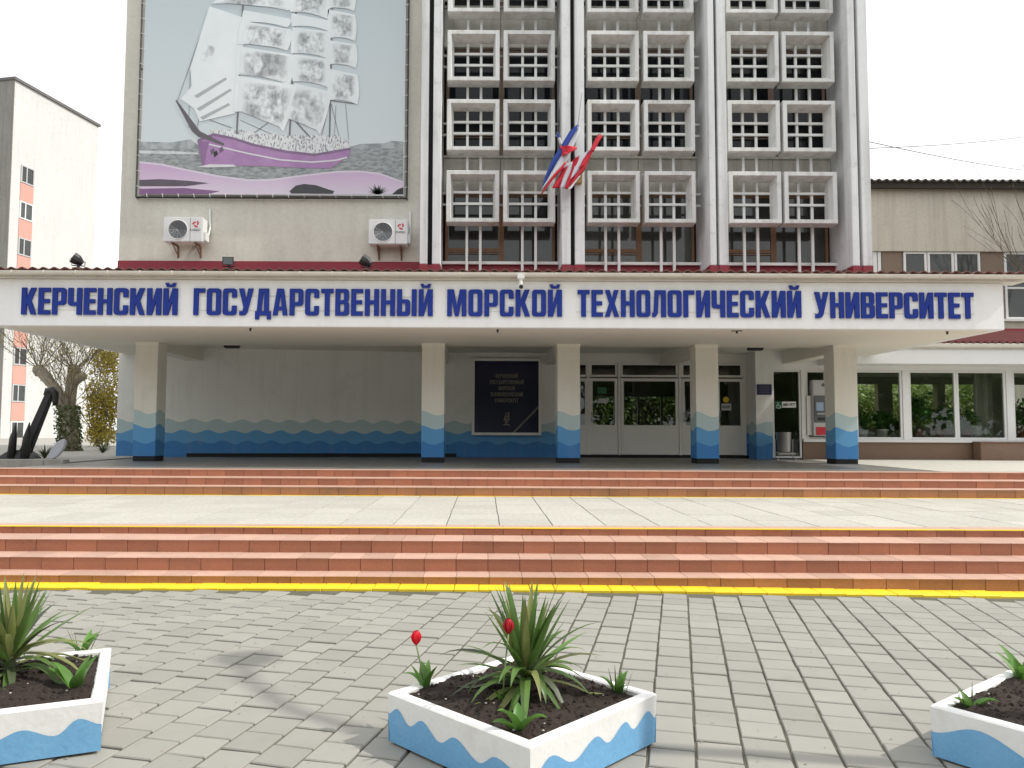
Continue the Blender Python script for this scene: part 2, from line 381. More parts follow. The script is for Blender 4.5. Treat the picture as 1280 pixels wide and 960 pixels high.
# paved forecourt
def zoff(x, y): return .045 * min(1, max(0, (5.2 - x) / 4.5)) * min(1, max(0, (y - 5) / 3))
jb = MB(); jx = [-14 + k for k in range(31)]; jy = [-6 + k * .5 for k in range(29)] + [LY[0] + .05]
jb.add([(x, y, zoff(x, y) - .013) for y in jy for x in jx], [(j * 31 + i, j * 31 + i + 1, (j + 1) * 31 + i + 1, (j + 1) * 31 + i) for j in range(len(jy) - 1) for i in range(30)])
pav = struct(jb, 'paved_forecourt', M['joint'])
rng = random.Random(5)
ang = math.atan((848 - PX) / F)
ca, sa = math.cos(ang), math.sin(ang)
PSX, PSY = .240, .240
def pav_mesh(seed):
    q = random.Random(seed); b = .0055
    mb = MB(); hx, hy = PSX / 2 - .0070, PSY / 2 - .0070
    j = lambda: q.uniform(-.003, .003)
    base = [(-hx + j(), -hy + j()), (hx + j(), -hy + j()), (hx + j(), hy + j()), (-hx + j(), hy + j())]
    vs = [(x, y, -.05) for x, y in base] + [(x, y, -.006) for x, y in base] + [(x * (1 - b / hx), y * (1 - b / hy), 0) for x, y in base]
    fs = [(8, 9, 10, 11)] + [(i, (i + 1) % 4, (i + 1) % 4 + 4, i + 4) for i in range(4)] + [(i + 4, (i + 1) % 4 + 4, (i + 1) % 4 + 8, i + 8) for i in range(4)]
    mb.add(vs, fs); return mb
pvm = []
for k in range(6):
    o = build(pav_mesh(k), 'paver', M['paver'], pav, origin=(0, 0, 0)); pvm.append(o.data); bpy.data.objects.remove(o)
cand = []
YEL0 = LY[0] - .255
for i in range(-60, 61):
    off = rng.uniform(-.02, .02) + (PSY / 2 if i % 2 else 0)
    lean = rng.uniform(-.006, .006)
    for k in range(-30, 60):
        lx, ly = i * PSX, k * PSY + off
        x = lx * ca + ly * sa; y = -lx * sa + ly * ca
        y += 1.2
        if y > YEL0 - .12 or y < -3 or abs(x) > 9.5: continue
        d = y
        vis = (y > 3.45 and abs(x - .19 * y / 5.2) < y * .66 + .35)
        cand.append((0 if vis else 1, y, x, lean))
cand.sort()
rest = MB(); nn = 0
for vis, y, x, lean in cand:
    z = rng.uniform(-.0035, .0025) + zoff(x, y); rt = (rng.uniform(-.01, .01), rng.uniform(-.01, .01), -ang + rng.uniform(-.014, .014))
    if nn < 300 and not vis:
        inst(pvm[rng.randrange(6)], 'paver', (x, y, z), pav, rt); nn += 1
    else:
        me = pvm[rng.randrange(6)]; mt = Matrix.Translation((x, y, z)) @ Matrix.Rotation(rt[2], 4, 'Z') @ Matrix.Rotation(rt[0], 4, 'X')
        rest.add([mt @ v.co for v in me.vertices], [tuple(p.vertices) for p in me.polygons])
t = NT('paver_mass')
base = t.mix(t.noise(2.5, 5), (.274, .266, .236), (.316, .308, .274))
base = t.mix(t.math('MULTIPLY', t.ramp(t.noise(2.7, 7, rough=.7), .55, .72), .3), base, (.21, .2, .175))
gi = t.n('NewGeometry'); hs = t.n('HueSaturation'); t.l(base, hs.inputs['Color']); t.l(t.math('ADD', t.math('MULTIPLY', gi.outputs['Random Per Island'], .15), .925), hs.inputs['Value'])
t.bump(t.noise(160, 4), .3, .003)
M['paver_mass'] = t.fin(hs.outputs['Color'], .85)
tag(build(rest, 'paver_field', M['paver_mass'], pav), kind='stuff')
# yellow painted edging row
edg = thing('painted_edging', (0, YEL0, 0), 'row of paving blocks painted bright yellow along the foot of the lower steps', 'edging')
x = -6.6; k = 0
while x < 7.2:
    L = rng.uniform(.24, .29)
    o = build(MB().box(x + .003, x + L - .003, YEL0 + rng.uniform(-.008, .008), LY[0] + .01, -.03, .012 + zoff(x, 8) + rng.uniform(-.004, .004)), 'painted_block', M['yellow'], edg, bevel=.006, seg=1)
    x += L
# lower flight
def flight(name, ys, zs, zbase, yback, x0, x1, vx0, vx1, tile, seed, treads=True):
    q = random.Random(seed)
    core = MB()
    for i, (y, z) in enumerate(zip(ys, zs)):
        core.box(x0, x1, y + .015 + .001 * i, yback, zbase - .05 + .002 * i, z - .0085)
    s = struct(core, name, M['grout'])
    mm = MB()
    for i, (y, z) in enumerate(zip(ys, zs)):
        zb = zbase if i == 0 else zs[i - 1]
        off = q.uniform(0, tile)
        xx = x0 - off
        mat = M['terra_o'] if i == 0 else M['terra']
        while xx < x1:
            a, b = max(xx, x0), min(xx + tile, x1)
            if b - a > .03:
                dz = q.uniform(-.002, .002); dy = q.uniform(-.003, .003)
                rb = MB().box(a + .003, b - .003, y + dy, y + .02, zb + .001, z - .0095)
                if b > vx0 and a < vx1: build(rb, 'riser_tile', mat, s)
                else: mm.add(rb.v, rb.f)
                if treads or True:
                    ye = ys[i + 1] + .006 if i < len(ys) - 1 else y + .30
                    tb = MB().box(a + .002, b - .002, y - .006 + dy, ye, z - .009, z + dz * .6)
                    if treads and b > vx0 and a < vx1 and i < len(ys) - 1: build(tb, 'tread_tile', M['tread'], s, bevel=.002, seg=1)
                    else: mm.add(tb.v, tb.f)
            xx += tile
    if mm.v: tag(build(mm, 'step_tiles', M['tread'], s), kind='stuff')
    return s
flight('lower_steps', LY, LZ, 0, 9.6, -14, 16, -6.0, 6.9, .345, 3)
flight('upper_steps', UY, UZ, LZ[3], 15.1, -9.75, 16, -9.5, 10.2, .345, 8, treads=False)
# yellow lines along the steps
for (y0, y1, z, xa, xb) in ((LY[3] - .013, LY[3] + .05, LZ[3] + .0025, -14, 16), (UY[0] - .06, UY[0] - .006, LZ[3] + .004, -9.7, 16)):
    mb = MB(); xx = xa
    while xx < xb:
        mb.box(xx, xx + .345, y0 + rng.uniform(-.006, .006), y1 + rng.uniform(-.01, .01), z - .006, z + rng.uniform(.001, .002)); xx += .345
    struct(mb, 'painted_line', M['yellow'])
# landing slabs
land = struct(MB().box(-16, 17, LY[3] + .31, UY[0] + .1, .0, LZ[3] - .012), 'landing', M['slabj'])
SLW, SLD = .66, .66
q = random.Random(11); mm = MB(); row = 0; y = LY[3] + .305
while y < UY[0] - .02:
    ye = min(y + SLD, UY[0] + .01)
    x = -13 + q.uniform(-.004, .004)
    while x < 15:
        z = LZ[3] + q.uniform(-.003, .0015)
        b = MB().box(x + .006, x + SLW - .006, y + .006, ye - .006, LZ[3] - .03, z)
        if abs(x + .3 - .03 * y) < y * .66 + .5: build(b, 'slab', M['slab'], land, bevel=.003, seg=1)
        else: mm.add(b.v, b.f)
        x += SLW
    y = ye; row += 1
tag(build(mm, 'slab_field', M['slab'], land), kind='stuff')
# porch floor and side terraces
struct(MB().box(-9.15, 17.0, UY[2] + .30, 26.2, .3, ZF - .002), 'porch_floor', M['porch'])
struct(MB().box(-2.6, 9.4, 26.203, 33.4, .3, ZF - .003), 'lobby_floor', M['porch'])
struct(MB().box(-9.1, 45, 33.41, 60, -.05, .88), 'garden_ground', M['earth'])
# pale sheet painting the sunlight on the open right hand porch floor
xr = PXx(1000, 580, 18)
struct(MB().box(8.9, 17.0, UY[2] + .305, 21.79, ZF - .01, ZF + .004), 'painted_sun_patch', M['slab'])
struct(MB().box(-40, -9.152, 14.33, 17.0, 0, .765), 'side_terrace', M['conc'])
struct(MB().box(-40, -9.75, 9.0, 14.33, -.05, .5), 'side_path', M['conc'])
struct(MB().box(-90, -9.16, 17.2, 90, -.05, .93), 'terrace_ground', M['conc'])
kw = thing('low_kerb_wall', (-14, 17, .76), 'low grey concrete kerb wall holding the bed with the anchor', 'wall')
xx = -24.
while xx < -9.2:
    L = min(2.4, -9.16 - xx)
    build(MB().box(xx + .004, xx + L - .004, 17.0, 17.25, .74, .985), 'kerb_stone', M['conc'], kw, bevel=.012); xx += L

# ================================================================== UNIVERSITY BUILDING
YT = 19.9           # front of the fins
YB = 20.2           # front of concrete screen boxes
YG = 21.15          # glazing plane
YPL = 20.5          # plaster front
XL = PXx(148, 330, YPL); XR = PXx(1091, 330, YT)
Z0, Z1 = 4.25, 16.6
uni = thing('university_building', (0, YPL, ZF), 'tall university building with plain plaster bay and white concrete window screens', 'building')
fx = [(524.5, 534, 540, 550), (702.5, 713.5, 719, 731), (888, 896, 899.5, 911), (1066, 1075, 1079, 1091)]
FX = [[PXx(p, 320, YT) for p in f] for f in fx]
build(MB().box(XL, FX[0][0] + .02, YPL, YPL + .35, Z0, Z1), 'plaster_wall', M['plaster'], uni)
build(MB().box(XL, XL + .35, YPL + .352, 33, 4.15, Z1), 'side_wall', M['plaster'], uni)
build(MB().box(XL + .002, XL + .348, 22.2, 33, ZF - .2, 4.148), 'side_wall', M['plaster'], uni)
build(MB().box(XR - .36, XR - .01, YG + .5, 33, ZF - .2, Z1), 'side_wall', M['plaster'], uni)
bwm = MB(); gx0, gx1, gz0, gz1 = 4.6, 8.6, 1.55, 3.15
bwm.box(XL, gx0, 33.002, 33.4, ZF - .2, Z1); bwm.box(gx1, XR, 33.002, 33.4, ZF - .2, Z1); bwm.box(gx0 + .001, gx1 - .001, 33.003, 33.399, ZF - .2, gz0); bwm.box(gx0 + .001, gx1 - .001, 33.003, 33.399, gz1, Z1)
build(bwm, 'back_wall', M['plaster'], uni)
for k in range(1, 4):
    xk = gx0 + (gx1 - gx0) * k / 4; boxo('garden_mullion', M['pvc'], uni, xk - .05, xk + .05, 33.1, 33.2, gz0, gz1)
build(MB().box(XL, XR, YPL + .1, 33.4, Z1 + .002, Z1 + .5), 'roof', M['roofgrey'], uni)
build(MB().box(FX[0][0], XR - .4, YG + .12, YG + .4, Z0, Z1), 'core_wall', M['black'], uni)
ZFT = PZz(640, 330.5, YT); ZWB = PZz(640, 331, YG)
for i, f in enumerate(FX):
    for a, b in ((f[0], f[1]), (f[2], f[3])):
        build(MB().box(a, b, YT, YG + .1, ZFT + .005, Z1), 'fin', M['fin'], uni, bevel=.012)
        boxo('fin_foot', M['redband'], uni, a - .006, b + .006, YT - .008, YT + .3, 4.3, ZFT)
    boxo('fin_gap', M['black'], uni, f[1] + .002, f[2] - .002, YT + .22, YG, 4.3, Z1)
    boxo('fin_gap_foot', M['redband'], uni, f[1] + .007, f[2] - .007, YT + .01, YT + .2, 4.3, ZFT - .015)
boxo('red_band', M['redband'], uni, XL - .012, FX[0][0] - .01, YPL - .02, YPL + .1, 4.3, PZz(340, 326.5, YPL - .02))
# bays
rowsz = [PZz(640, 213, YB), PZz(640, 124, YB)]
rowsz.append(rowsz[1] + 1.90); rowsz.append(rowsz[2] + 1.90); rowsz.append(rowsz[3] + 1.90)
BH = 1.39
bays = [((558, 624), (629, 694)), ((735, 800), (806, 870)), ((911.5, 977), (981, 1047))]
def screen_box(w, h, dep):
    r0 = .105; r1_ = .165; mb = MB()
    o = [(-w / 2, 0), (w / 2, 0), (w / 2, h), (-w / 2, h)]
    a = [(-w / 2 + r0, r0), (w / 2 - r0, r0), (w / 2 - r0, h - r0), (-w / 2 + r0, h - r0)]
    b = [(-w / 2 + r1_, r1_), (w / 2 - r1_, r1_), (w / 2 - r1_, h - r1_), (-w / 2 + r1_, h - r1_)]
    e = .012
    o2 = [(x * (1 - 2 * e / w), e + z * (1 - 2 * e / h)) for x, z in o]
    rings = [[(x, dep, z) for x, z in o], [(x, e, z) for x, z in o], [(x, 0, z) for x, z in o2], [(x, 0, z) for x, z in a], [(x, dep, z) for x, z in b]]
    vs = sum(rings, []); fs = []
    for k in range(5):
        k2 = (k + 1) % 5
        for i in range(4): fs.append((k * 4 + i, k * 4 + (i + 1) % 4, k2 * 4 + (i + 1) % 4, k2 * 4 + i))
    return mb.add(vs, fs)
sb = None
qq = random.Random(4)
for bi, bay in enumerate(bays):
    xa = FX[bi][3]; xb = FX[bi + 1][0]
    # spandrels, rails
    for (ya, yb) in ((243, 200), (62, 14)):
        z0, z1 = PZz(640, ya, YG), PZz(640, yb, YG)
        xm = (xa + xb) / 2
        for (s0, s1) in ((xa + .01, xm - .006), (xm + .006, xb - .01)):
            build(MB().box(s0, s1, YG - .12, YG + .1, z0, z1), 'spandrel_panel', M['spandrel'], uni, bevel=.006, seg=1)
        boxo('spandrel_ledge', M['spandrel'], uni, xa + .004, xb - .004, YG - .17, YG + .05, z1 + .003, z1 + .06)
    # windows (three storeys in view)
    zs = [(ZWB, PZz(640, 243, YG)), (PZz(640, 200, YG) + .06, PZz(640, 62, YG)), (PZz(640, 14, YG) + .06, Z1)]
    for si, (z0, z1) in enumerate(zs):
        xm = xa + (xb - xa) * .51
        for hi, (s0, s1) in enumerate(((xa + .07, xm), (xm, xb - .07))):
            fr = MB(); t_ = .075
            fr.box(s0, s0 + t_, YG, YG + .07, z0, z1); fr.box(s1 - t_, s1 - .002, YG, YG + .07, z0, z1)
            fr.box(s0 + t_, s1 - t_, YG + .001, YG + .069, z1 - t_, z1); fr.box(s0 + t_, s1 - t_, YG + .001, YG + .069, z0, z0 + t_)
            if hi == 0:
                zt = PZz(600, 315, YG) if si == 0 else z0 + .62
                fr.box(s0 + t_, s1 - t_, YG - .004, YG + .066, zt, zt + .1)
                fr.box(s0 + t_, s1 - t_, YG - .012, YG + .06, zt - .06, zt - .035)
            wn = build(fr, 'window', M['wood'] if si == 0 else M['brownpanel'], uni)
            boxo('pane', M['dglass2'] if si == 0 else M['dglass'], wn, s0 + .02, s1 - .02, YG + .03, YG + .045, z0 + .01, z1 - .01)
    # boxes and rods
    for ci, (pa, pb) in enumerate(bay):
        X0, X1 = PXx(pa, 245, YB), PXx(pb, 245, YB); xc = (X0 + X1) / 2; wd = X1 - X0
        for z in rowsz:
            b = screen_box(wd, BH, .42)
            ob = build(MB().add([(v[0] + xc, v[1] + YB, v[2] + z - BH) for v in b.v], b.f), 'screen_box', M['boxc'], uni)
            for fz in (.44, .665):
                zz = z - BH + BH * fz - .04
                boxo('grid_bar', M['bar'], ob, X0 + .16, X1 - .16, YB + .375, YB + .425, zz, zz + .062)
        for fxr in (.385, .645):
            xr_ = X0 + wd * fxr
            boxo('screen_rod', M['bar'], uni, xr_ - .034, xr_ + .034, YB + .43, YB + .49, 4.30, Z1)
        for z in rowsz:
            pass
    for z in rowsz:
        for fz in (.44, .665):
            zz = z - BH + BH * fz - .03
            bxs = [(PXx(a_, 245, YB), PXx(b_, 245, YB)) for a_, b_ in bay]
            for s0, s1 in ((xa + .004, bxs[0][0] + .1), (bxs[0][1] - .1, bxs[1][0] + .1), (bxs[1][1] - .1, xb - .004)):
                boxo('tie_rail', M['bar'], uni, s0, s1, YB + .495, YB + .54, zz, zz + .055)
    zz = PZz(640, 328, YB + .5)
    boxo('tie_rail', M['bar'], uni, xa + .004, xb - .004, YB + .585, YB + .65, zz - .03, zz + .045)
    boxo('sill_band', M['redband'], uni, xa + .004, xb - .004, YB + .7, YG + .1, 4.25, ZWB - .005)

# porch walls of the building
YD = 22.5
WA = P(145, 560, 21.35); WBx = PXx(570, 560, YD)
wall = MB(); dirn = Vector((WBx - WA.x, YD - WA.y, 0)); nrm = Vector((-dirn.y, dirn.x, 0)).normalized() * .3
pA = Vector((WA.x, WA.y, .5)); pB = Vector((WBx, YD, .5))
wall.prism([pA, pB, pB + nrm, pA + nrm], (0, 0, 3.6))
build(wall, 'porch_wall', M['wavewall'], uni)
nf = -nrm.normalized() * .03
pC = pA.lerp(pB, .2)
build(MB().prism([Vector((pC.x, pC.y, ZF)), Vector((pB.x, pB.y, ZF)), Vector((pB.x, pB.y, ZF)) + nf, Vector((pC.x, pC.y, ZF)) + nf], (0, 0, .1)), 'skirting', M['black'], uni)
dx0 = PXx(722, 500, YD); dx1 = PXx(938, 500, YD)
build(MB().box(WBx + .001, dx0 - .003, YD, YD + .3, ZF - .1, 4.1), 'porch_wall', M['wavewall'], uni)
zt0 = PZz(800, 457, YD); 
build(MB().box(dx0, dx1, YD - .02, YD + .3, zt0 + .08, 4.1), 'door_header', M['doorpvc'], uni)
# door front: frames, transoms, leaves
zl = ZF + .09; zdoor = PZz(800, 473, YD); zg0 = PZz(800, 533, YD)
boxo('threshold', M['black'], uni, dx0, dx1, YD - .06, YD + .1, ZF - .01, zl - .01)
posts = [724, 736, 774, 850, 894, 930, 938]
secs = [(722, 735, 'panel'), (737, 772, 'door'), (776, 848, 'panel'), (852, 894, 'door'), (896, 929, 'door')]
for (a, b, kind) in secs:
    xa, xb = PXx(a, 500, YD), PXx(b, 500, YD)
    fr = MB(); e = .08
    def frame(mb, x0, x1, z0, z1, e, y0, y1):
        mb.box(x0, x0 + e, y0, y1, z0, z1); mb.box(x1 - e, x1, y0, y1, z0, z1)
        mb.box(x0 + e, x1 - e, y0 + .001, y1 - .001, z0, z0 + e); mb.box(x0 + e, x1 - e, y0 + .001, y1 - .001, z1 - e, z1)
    tr = MB(); frame(tr, xa, xb, zdoor + .04, zt0 + .075, .06, YD, YD + .08)
    tw = build(tr, 'transom', M['doorpvc'], uni)
    boxo('pane', M['doorglass'], tw, xa + .05, xb - .05, YD + .035, YD + .045, zdoor + .09, zt0 + .03)
    dr = MB(); frame(dr, xa, xb, zg0 - .05, zdoor, .085, YD - .015, YD + .07)
    dr.box(xa, xb, YD - .012, YD + .06, zl, zg0 - .052)
    name = 'entrance_door' if kind == 'door' else 'glazed_panel'
    d = build(dr, name, M['doorpvc'], uni)
    boxo('pane', M['doorglass'], d, xa + .07, xb - .07, YD + .02, YD + .03, zg0 - .01, zdoor - .07)
    boxo('lower_panel', M['doorpvc'], d, xa + .09, xb - .09, YD - .02, YD - .005, zl + .1, zg0 - .13, .004)
    if kind == 'door':
        hb = MB().tube([(xa + .05, YD - .02, 1.95), (xa + .05, YD - .075, 1.95), (xa + .05, YD - .075, 2.2), (xa + .05, YD - .02, 2.2)], .014, 6)
        build(hb, 'handle', M['metal'], d, True)
for a in (735.5, 774, 850, 895, 930.5):
    xx = PXx(a, 500, YD); boxo('door_mullion', M['doorpvc'], uni, xx - .035, xx + .035, YD - .03, YD + .1, zl - .02, zt0 + .078)
xa, xb = PXx(931.5, 500, YD), PXx(946, 500, 21.8)
build(MB().box(xa, dx1 + .6, YD, YD + .3, ZF - .1, 4.1), 'porch_wall', M['wavewall'], uni)
# lobby behind the doors
lob = MB(); lx0, lx1 = WBx - 1, dx1 + 1.5
lob.box(lx0 - .2, lx0, YD + .32, 33.0, ZF - .1, 4.2); lob.box(lx1, lx1 + .2, YD + .72, 33.0, ZF - .1, 4.2); lob.box(lx0, lx1, YD + .31, 33.0, 4.12, 4.2)
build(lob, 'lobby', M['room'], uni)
# inner ceiling of the porch
build(MB().box(-7.95, 8.57, 19.15, YD + .31, 3.93, 4.10), 'porch_ceiling', M['cream'], uni)

# ================================================================== CANOPY
YC = 15.6; ZS = 3.74
CXL = PXx(-12, 409, YC); CXR = PXx(1256, 411, YC); ZCT = PZz(640, 351, YC)
can = thing('entrance_canopy', (0, 18.5, ZF), 'wide white entrance canopy on square pillars painted with blue waves', 'canopy')
cs = MB()
build(MB().box(CXL, CXR, YC, YC + .18, ZS, ZCT), 'fascia', M['fascia'], can, bevel=.012)
build(MB().box(CXL + .002, CXR - .002, YC + .182, 19.12, ZS + .004, ZS + .5), 'soffit', M['cream'], can)
build(MB().box(CXL + .002, -7.98, 19.122, 21.9, ZS + .004, ZS + .45), 'soffit', M['cream'], can)
build(MB().box(8.58, CXR - .002, 19.122, 20.95, ZS + .004, ZS + .45), 'soffit', M['cream'], can)
build(MB().box(CXL, CXL + .18, YC + .183, 20.4, ZS + .002, ZCT - .004), 'end_fascia', M['fascia'], can)
build(MB().box(CXR - .18, CXR, YC + .183, 20.4, ZS + .002, ZCT - .004), 'end_fascia', M['fascia'], can)
# eaves board under gutter
boxo('eaves_board', M['gutter'], can, CXL - .35, CXR + .38, YC - .10, YC + .3, ZCT + .003, ZCT + .07)
# gutter: half round with brackets
gu = MB(); zc = ZCT + .115; yc = YC - .21; n = 8
for side in (0,):
    prof = [(yc + .075 * math.cos(math.pi + math.pi * k / n), zc + .075 * math.sin(math.pi + math.pi * k / n)) for k in range(n + 1)]
    prof2 = [(yc + .067 * math.cos(math.pi + math.pi * k / n), zc + .067 * math.sin(math.pi + math.pi * k / n)) for k in range(n + 1)][::-1]
    ring = prof + prof2
    gx0, gx1 = CXL - .4, CXR + .42
    gu.prism([(gx0, y, z) for y, z in ring], (gx1 - gx0, 0, 0))
g = build(gu, 'gutter', M['gutter'], can)
x = gx0 + .3
while x < gx1:
    br = MB(); rr = .081
    pts = [(x, yc + rr * math.cos(math.pi + math.pi * k / n), zc + rr * math.sin(math.pi + math.pi * k / n)) for k in range(n + 1)]
    br.tube(pts, .010, 5); br.tube([(x, yc - .078, zc), (x, YC - .05, zc + .05)], .007, 5)
    build(br, 'gutter_bracket', M['gutter'], g); x += .64
# corrugated roof sheet
def corrugated(x0, x1, ya, za, yb, zb, lam, amp, th=.02, per=8):
    mb = MB(); n = int((x1 - x0) / lam * per); vs = []
    for k in range(n + 1):
        x = x0 + (x1 - x0) * k / n; dz = amp * math.sin(2 * math.pi * (x - x0) / lam)
        vs += [(x, ya, za + dz), (x, yb, zb + dz), (x, ya, za + dz - th), (x, yb, zb + dz - th)]
    fs = []
    for k in range(n):
        a, b = 4 * k, 4 * k + 4
        fs += [(a, b, b + 1, a + 1), (a + 2, a + 3, b + 3, b + 2), (a, a + 2, b + 2, b), (a + 1, b + 1, b + 3, a + 3)]
    fs += [(0, 1, 3, 2), (4 * n, 4 * n + 2, 4 * n + 3, 4 * n + 1)]
    return mb.add(vs, fs)
ZR = ZCT + .175
build(corrugated(CXL - .4, CXR + .42, YC - .24, ZR, 19.7, ZR + .02, .215, .022), 'roof_sheet', M['rooftile'], can, smooth=False)
build(MB().box(CXL - .3, CXR + .3, YC - .02, YC + .1, ZCT + .072, ZR - .055), 'ridge_board', M['gutter'], can)
# pillars
for pc, wpx in ((181, 28), (541, 28), (711, 28), (884.5, 29), (1058, 29.5)):
    xc = PXx(pc, 520, 18.5); hw = .27
    pl = build(MB().box(xc - hw, xc + hw, 18.5, 18.5 + 2 * hw, ZF + .115, ZS + .01), 'pillar', M['wavepillar'], can, bevel=.008, seg=1, origin=(xc, 18.77, ZF))
    boxo('pillar_base', M['black'], pl, xc - hw + .012, xc + hw - .012, 18.512, 18.5 + 2 * hw - .012, ZF - .01, ZF + .116)
    boxo('pillar_cap', M['cream'], pl, xc - hw - .01, xc + hw + .01, 18.49, 18.51 + 2 * hw, ZS - .07, ZS + .006)
    boxo('ceiling_beam', M['cream'], can, xc - .2, xc + .2, 19.13, YD - .01, 3.58, 3.96)
# small soffit fittings
for (px, py, YY) in ((313, 412, 15.85), (622, 412.5, 15.9), (921, 412, 15.9), (1184, 413.5, 15.9)):
    xx = PXx(px, py, YY)
    f = thing('soffit_fitting', (xx, YY, ZS - .05), {313: 'tiny dark fixing under the canopy edge below the second word', 622: 'tiny dark fixing under the canopy edge below the third word', 921: 'small dark fitting with crossbar under the canopy below the fourth word', 1184: 'tiny dark fixing under the canopy edge below the last word'}[px], 'fitting', 'fixings under the canopy')
    build(MB().lathe([(.012, -.06), (.022, -.05), (.018, .055)], (xx, YY, ZS), 8), 'stub', M['darkmetal'], f, True)
    if px == 921: build(MB().box(xx - .11, xx + .11, YY - .012, YY + .012, ZS - .012, ZS + .004), 'crossbar', M['darkmetal'], f)
    else: build(MB().lathe([(.03, -.008), (.03, .006)], (xx, YY, ZS), 8), 'rose', M['darkmetal'], f)
for px, py, lab in ((290, 436, 'dark ceiling lamp over the long wave painted wall'), (944, 439, 'dark ceiling lamp in the corner over the double doors')):
    YY = 20.8; xx = PXx(px, py, YY); f = thing('ceiling_lamp', (xx, YY, 3.85), lab, 'lamp', 'porch ceiling lamps')
    build(MB().box(xx - .2, xx + .2, YY - .1, YY + .1, 3.86, 3.94), 'housing', M['darkmetal'], f, bevel=.015)
    build(MB().box(xx - .17, xx + .17, YY - .075, YY + .075, 3.845, 3.862), 'diffuser', M['grille'], f)

# ------------------------------------------------------------------ sign lettering
sign = thing('sign_lettering', (0, YC - .03, PZz(640, 395, YC)), 'large blue block letters naming the university across the white canopy', 'sign')
words = [('КЕРЧЕНСКИЙ', 27, 222, 393.5, 360), ('ГОСУДАРСТВЕННЫЙ', 242, 541, 394.5, 361), ('МОРСКОЙ', 559, 702.5, 395.5, 362), ('ТЕХНОЛОГИЧЕСКИЙ', 722, 1001.5, 396.5, 363), ('УНИВЕРСИТЕТ', 1018, 1217, 398, 365.5)]
for wtxt, a, b, yb, yt in words:
    x0, x1 = PXx(a, 378, YC - .03), PXx(b, 378, YC - .03); z0 = PZz((a + b) / 2, yb, YC - .03); h = PZz((a + b) / 2, yt, YC - .03) - z0
    lay, tot = word_layout(wtxt); k = (x1 - x0) / tot
    rail = MB(); 
    for fz in (.18, .72): rail.box(x0 - .03, x1 + .03, YC - .012, YC + .002, z0 + h * fz, z0 + h * fz + .012)
    wd = build(rail, 'word', M['gutter'], sign)
    for ch, x in lay:
        o = inst(glyph(ch), 'letter', (x0 + x * k, YC - .028, z0), wd, (R(90), 0, 0), (k, h, .55))
# ------------------------------------------------------------------ things on the canopy
def floodlight(px, py, lab, yaw, kind):
    YFL = 15.62; xx = PXx(px, 330, YFL); zb = ZR + .02
    t = thing('floodlight', (xx, YFL, zb), lab, 'floodlight', 'floodlights on the canopy roof')
    build(MB().tube([(xx, YFL, zb - .02), (xx, YFL, zb + .1)], .03, 8), 'stem', M['darkmetal'], t)
    build(MB().box(xx - .09, xx + .09, YFL - .07, YFL + .07, zb - .02, zb + .03), 'foot', M['darkmetal'], t)
    c, s = math.cos(yaw), math.sin(yaw); zc = zb + .17
    T = lambda x, y, z: (xx + (x * c - y * s) * .75, YFL + (x * s + y * c) * .75, zc + z * .75)
    hd = MB()
    if kind:
        ring0 = [(-.15, -.1, -.10), (.15, -.1, -.10), (.15, -.1, .12), (-.15, -.1, .12)]; ring1 = [(-.1, .1, -.06), (.1, .1, -.06), (.1, .1, .1), (-.1, .1, .1)]
        hd.add([T(*p) for p in ring0 + ring1], [(0, 1, 2, 3), (7, 6, 5, 4)] + [(i, i + 4, (i + 1) % 4 + 4, (i + 1) % 4) for i in range(4)])
    else:
        hd.tube([T(-.14, -.03, .1), T(-.02, 0, .03), T(.1, .02, -.05)], [.12, .11, .05], 10)
    h = build(hd, 'lamp_head', M['darkmetal'], t)
    build(MB().tube([T(-.16, 0, 0), T(-.16, 0, -.12), T(.16, 0, -.12), T(.16, 0, 0)], .012, 5), 'bracket', M['darkmetal'], t)
    build(MB().add([T(-.12, -.106, -.08), T(.12, -.106, -.08), T(.12, -.106, .1), T(-.12, -.106, .1)], [(0, 1, 2, 3)]) if kind else MB().tube([T(-.145, -.032, .104), T(-.15, -.034, .108)], [.1, .1], 10), 'lens', M['grille'], h)
floodlight(98, 325, 'small black floodlight on the canopy roof beside the tall pale block', .3, False)
floodlight(286, 325, 'square black floodlight on the canopy roof under the ship banner', .1, True)
floodlight(459, 327, 'black floodlight on the canopy roof below the air conditioner next to the fins', -.2, False)
sx = PXx(651, 352, YC - .3); sz = PZz(651, 347, YC - .3)
scam = thing('security_camera', (sx, YC - .3, sz), 'small white security camera hanging from the gutter above the lettering', 'camera')
build(MB().box(sx - .07, sx + .07, YC - .36, YC - .22, sz - .03, sz + .06), 'mount', M['pvc'], scam, bevel=.01)
build(MB().tube([(sx, YC - .3, sz - .02), (sx, YC - .31, sz - .14)], .035, 8), 'arm', M['pvc'], scam)
build(MB().tube([(sx, YC - .2, sz - .15), (sx, YC - .44, sz - .21)], [.05, .058], 12), 'housing', M['pvc'], scam)
build(MB().tube([(sx, YC - .441, sz - .2105), (sx, YC - .447, sz - .212)], .042, 12), 'lens', M['darkmetal'], scam)

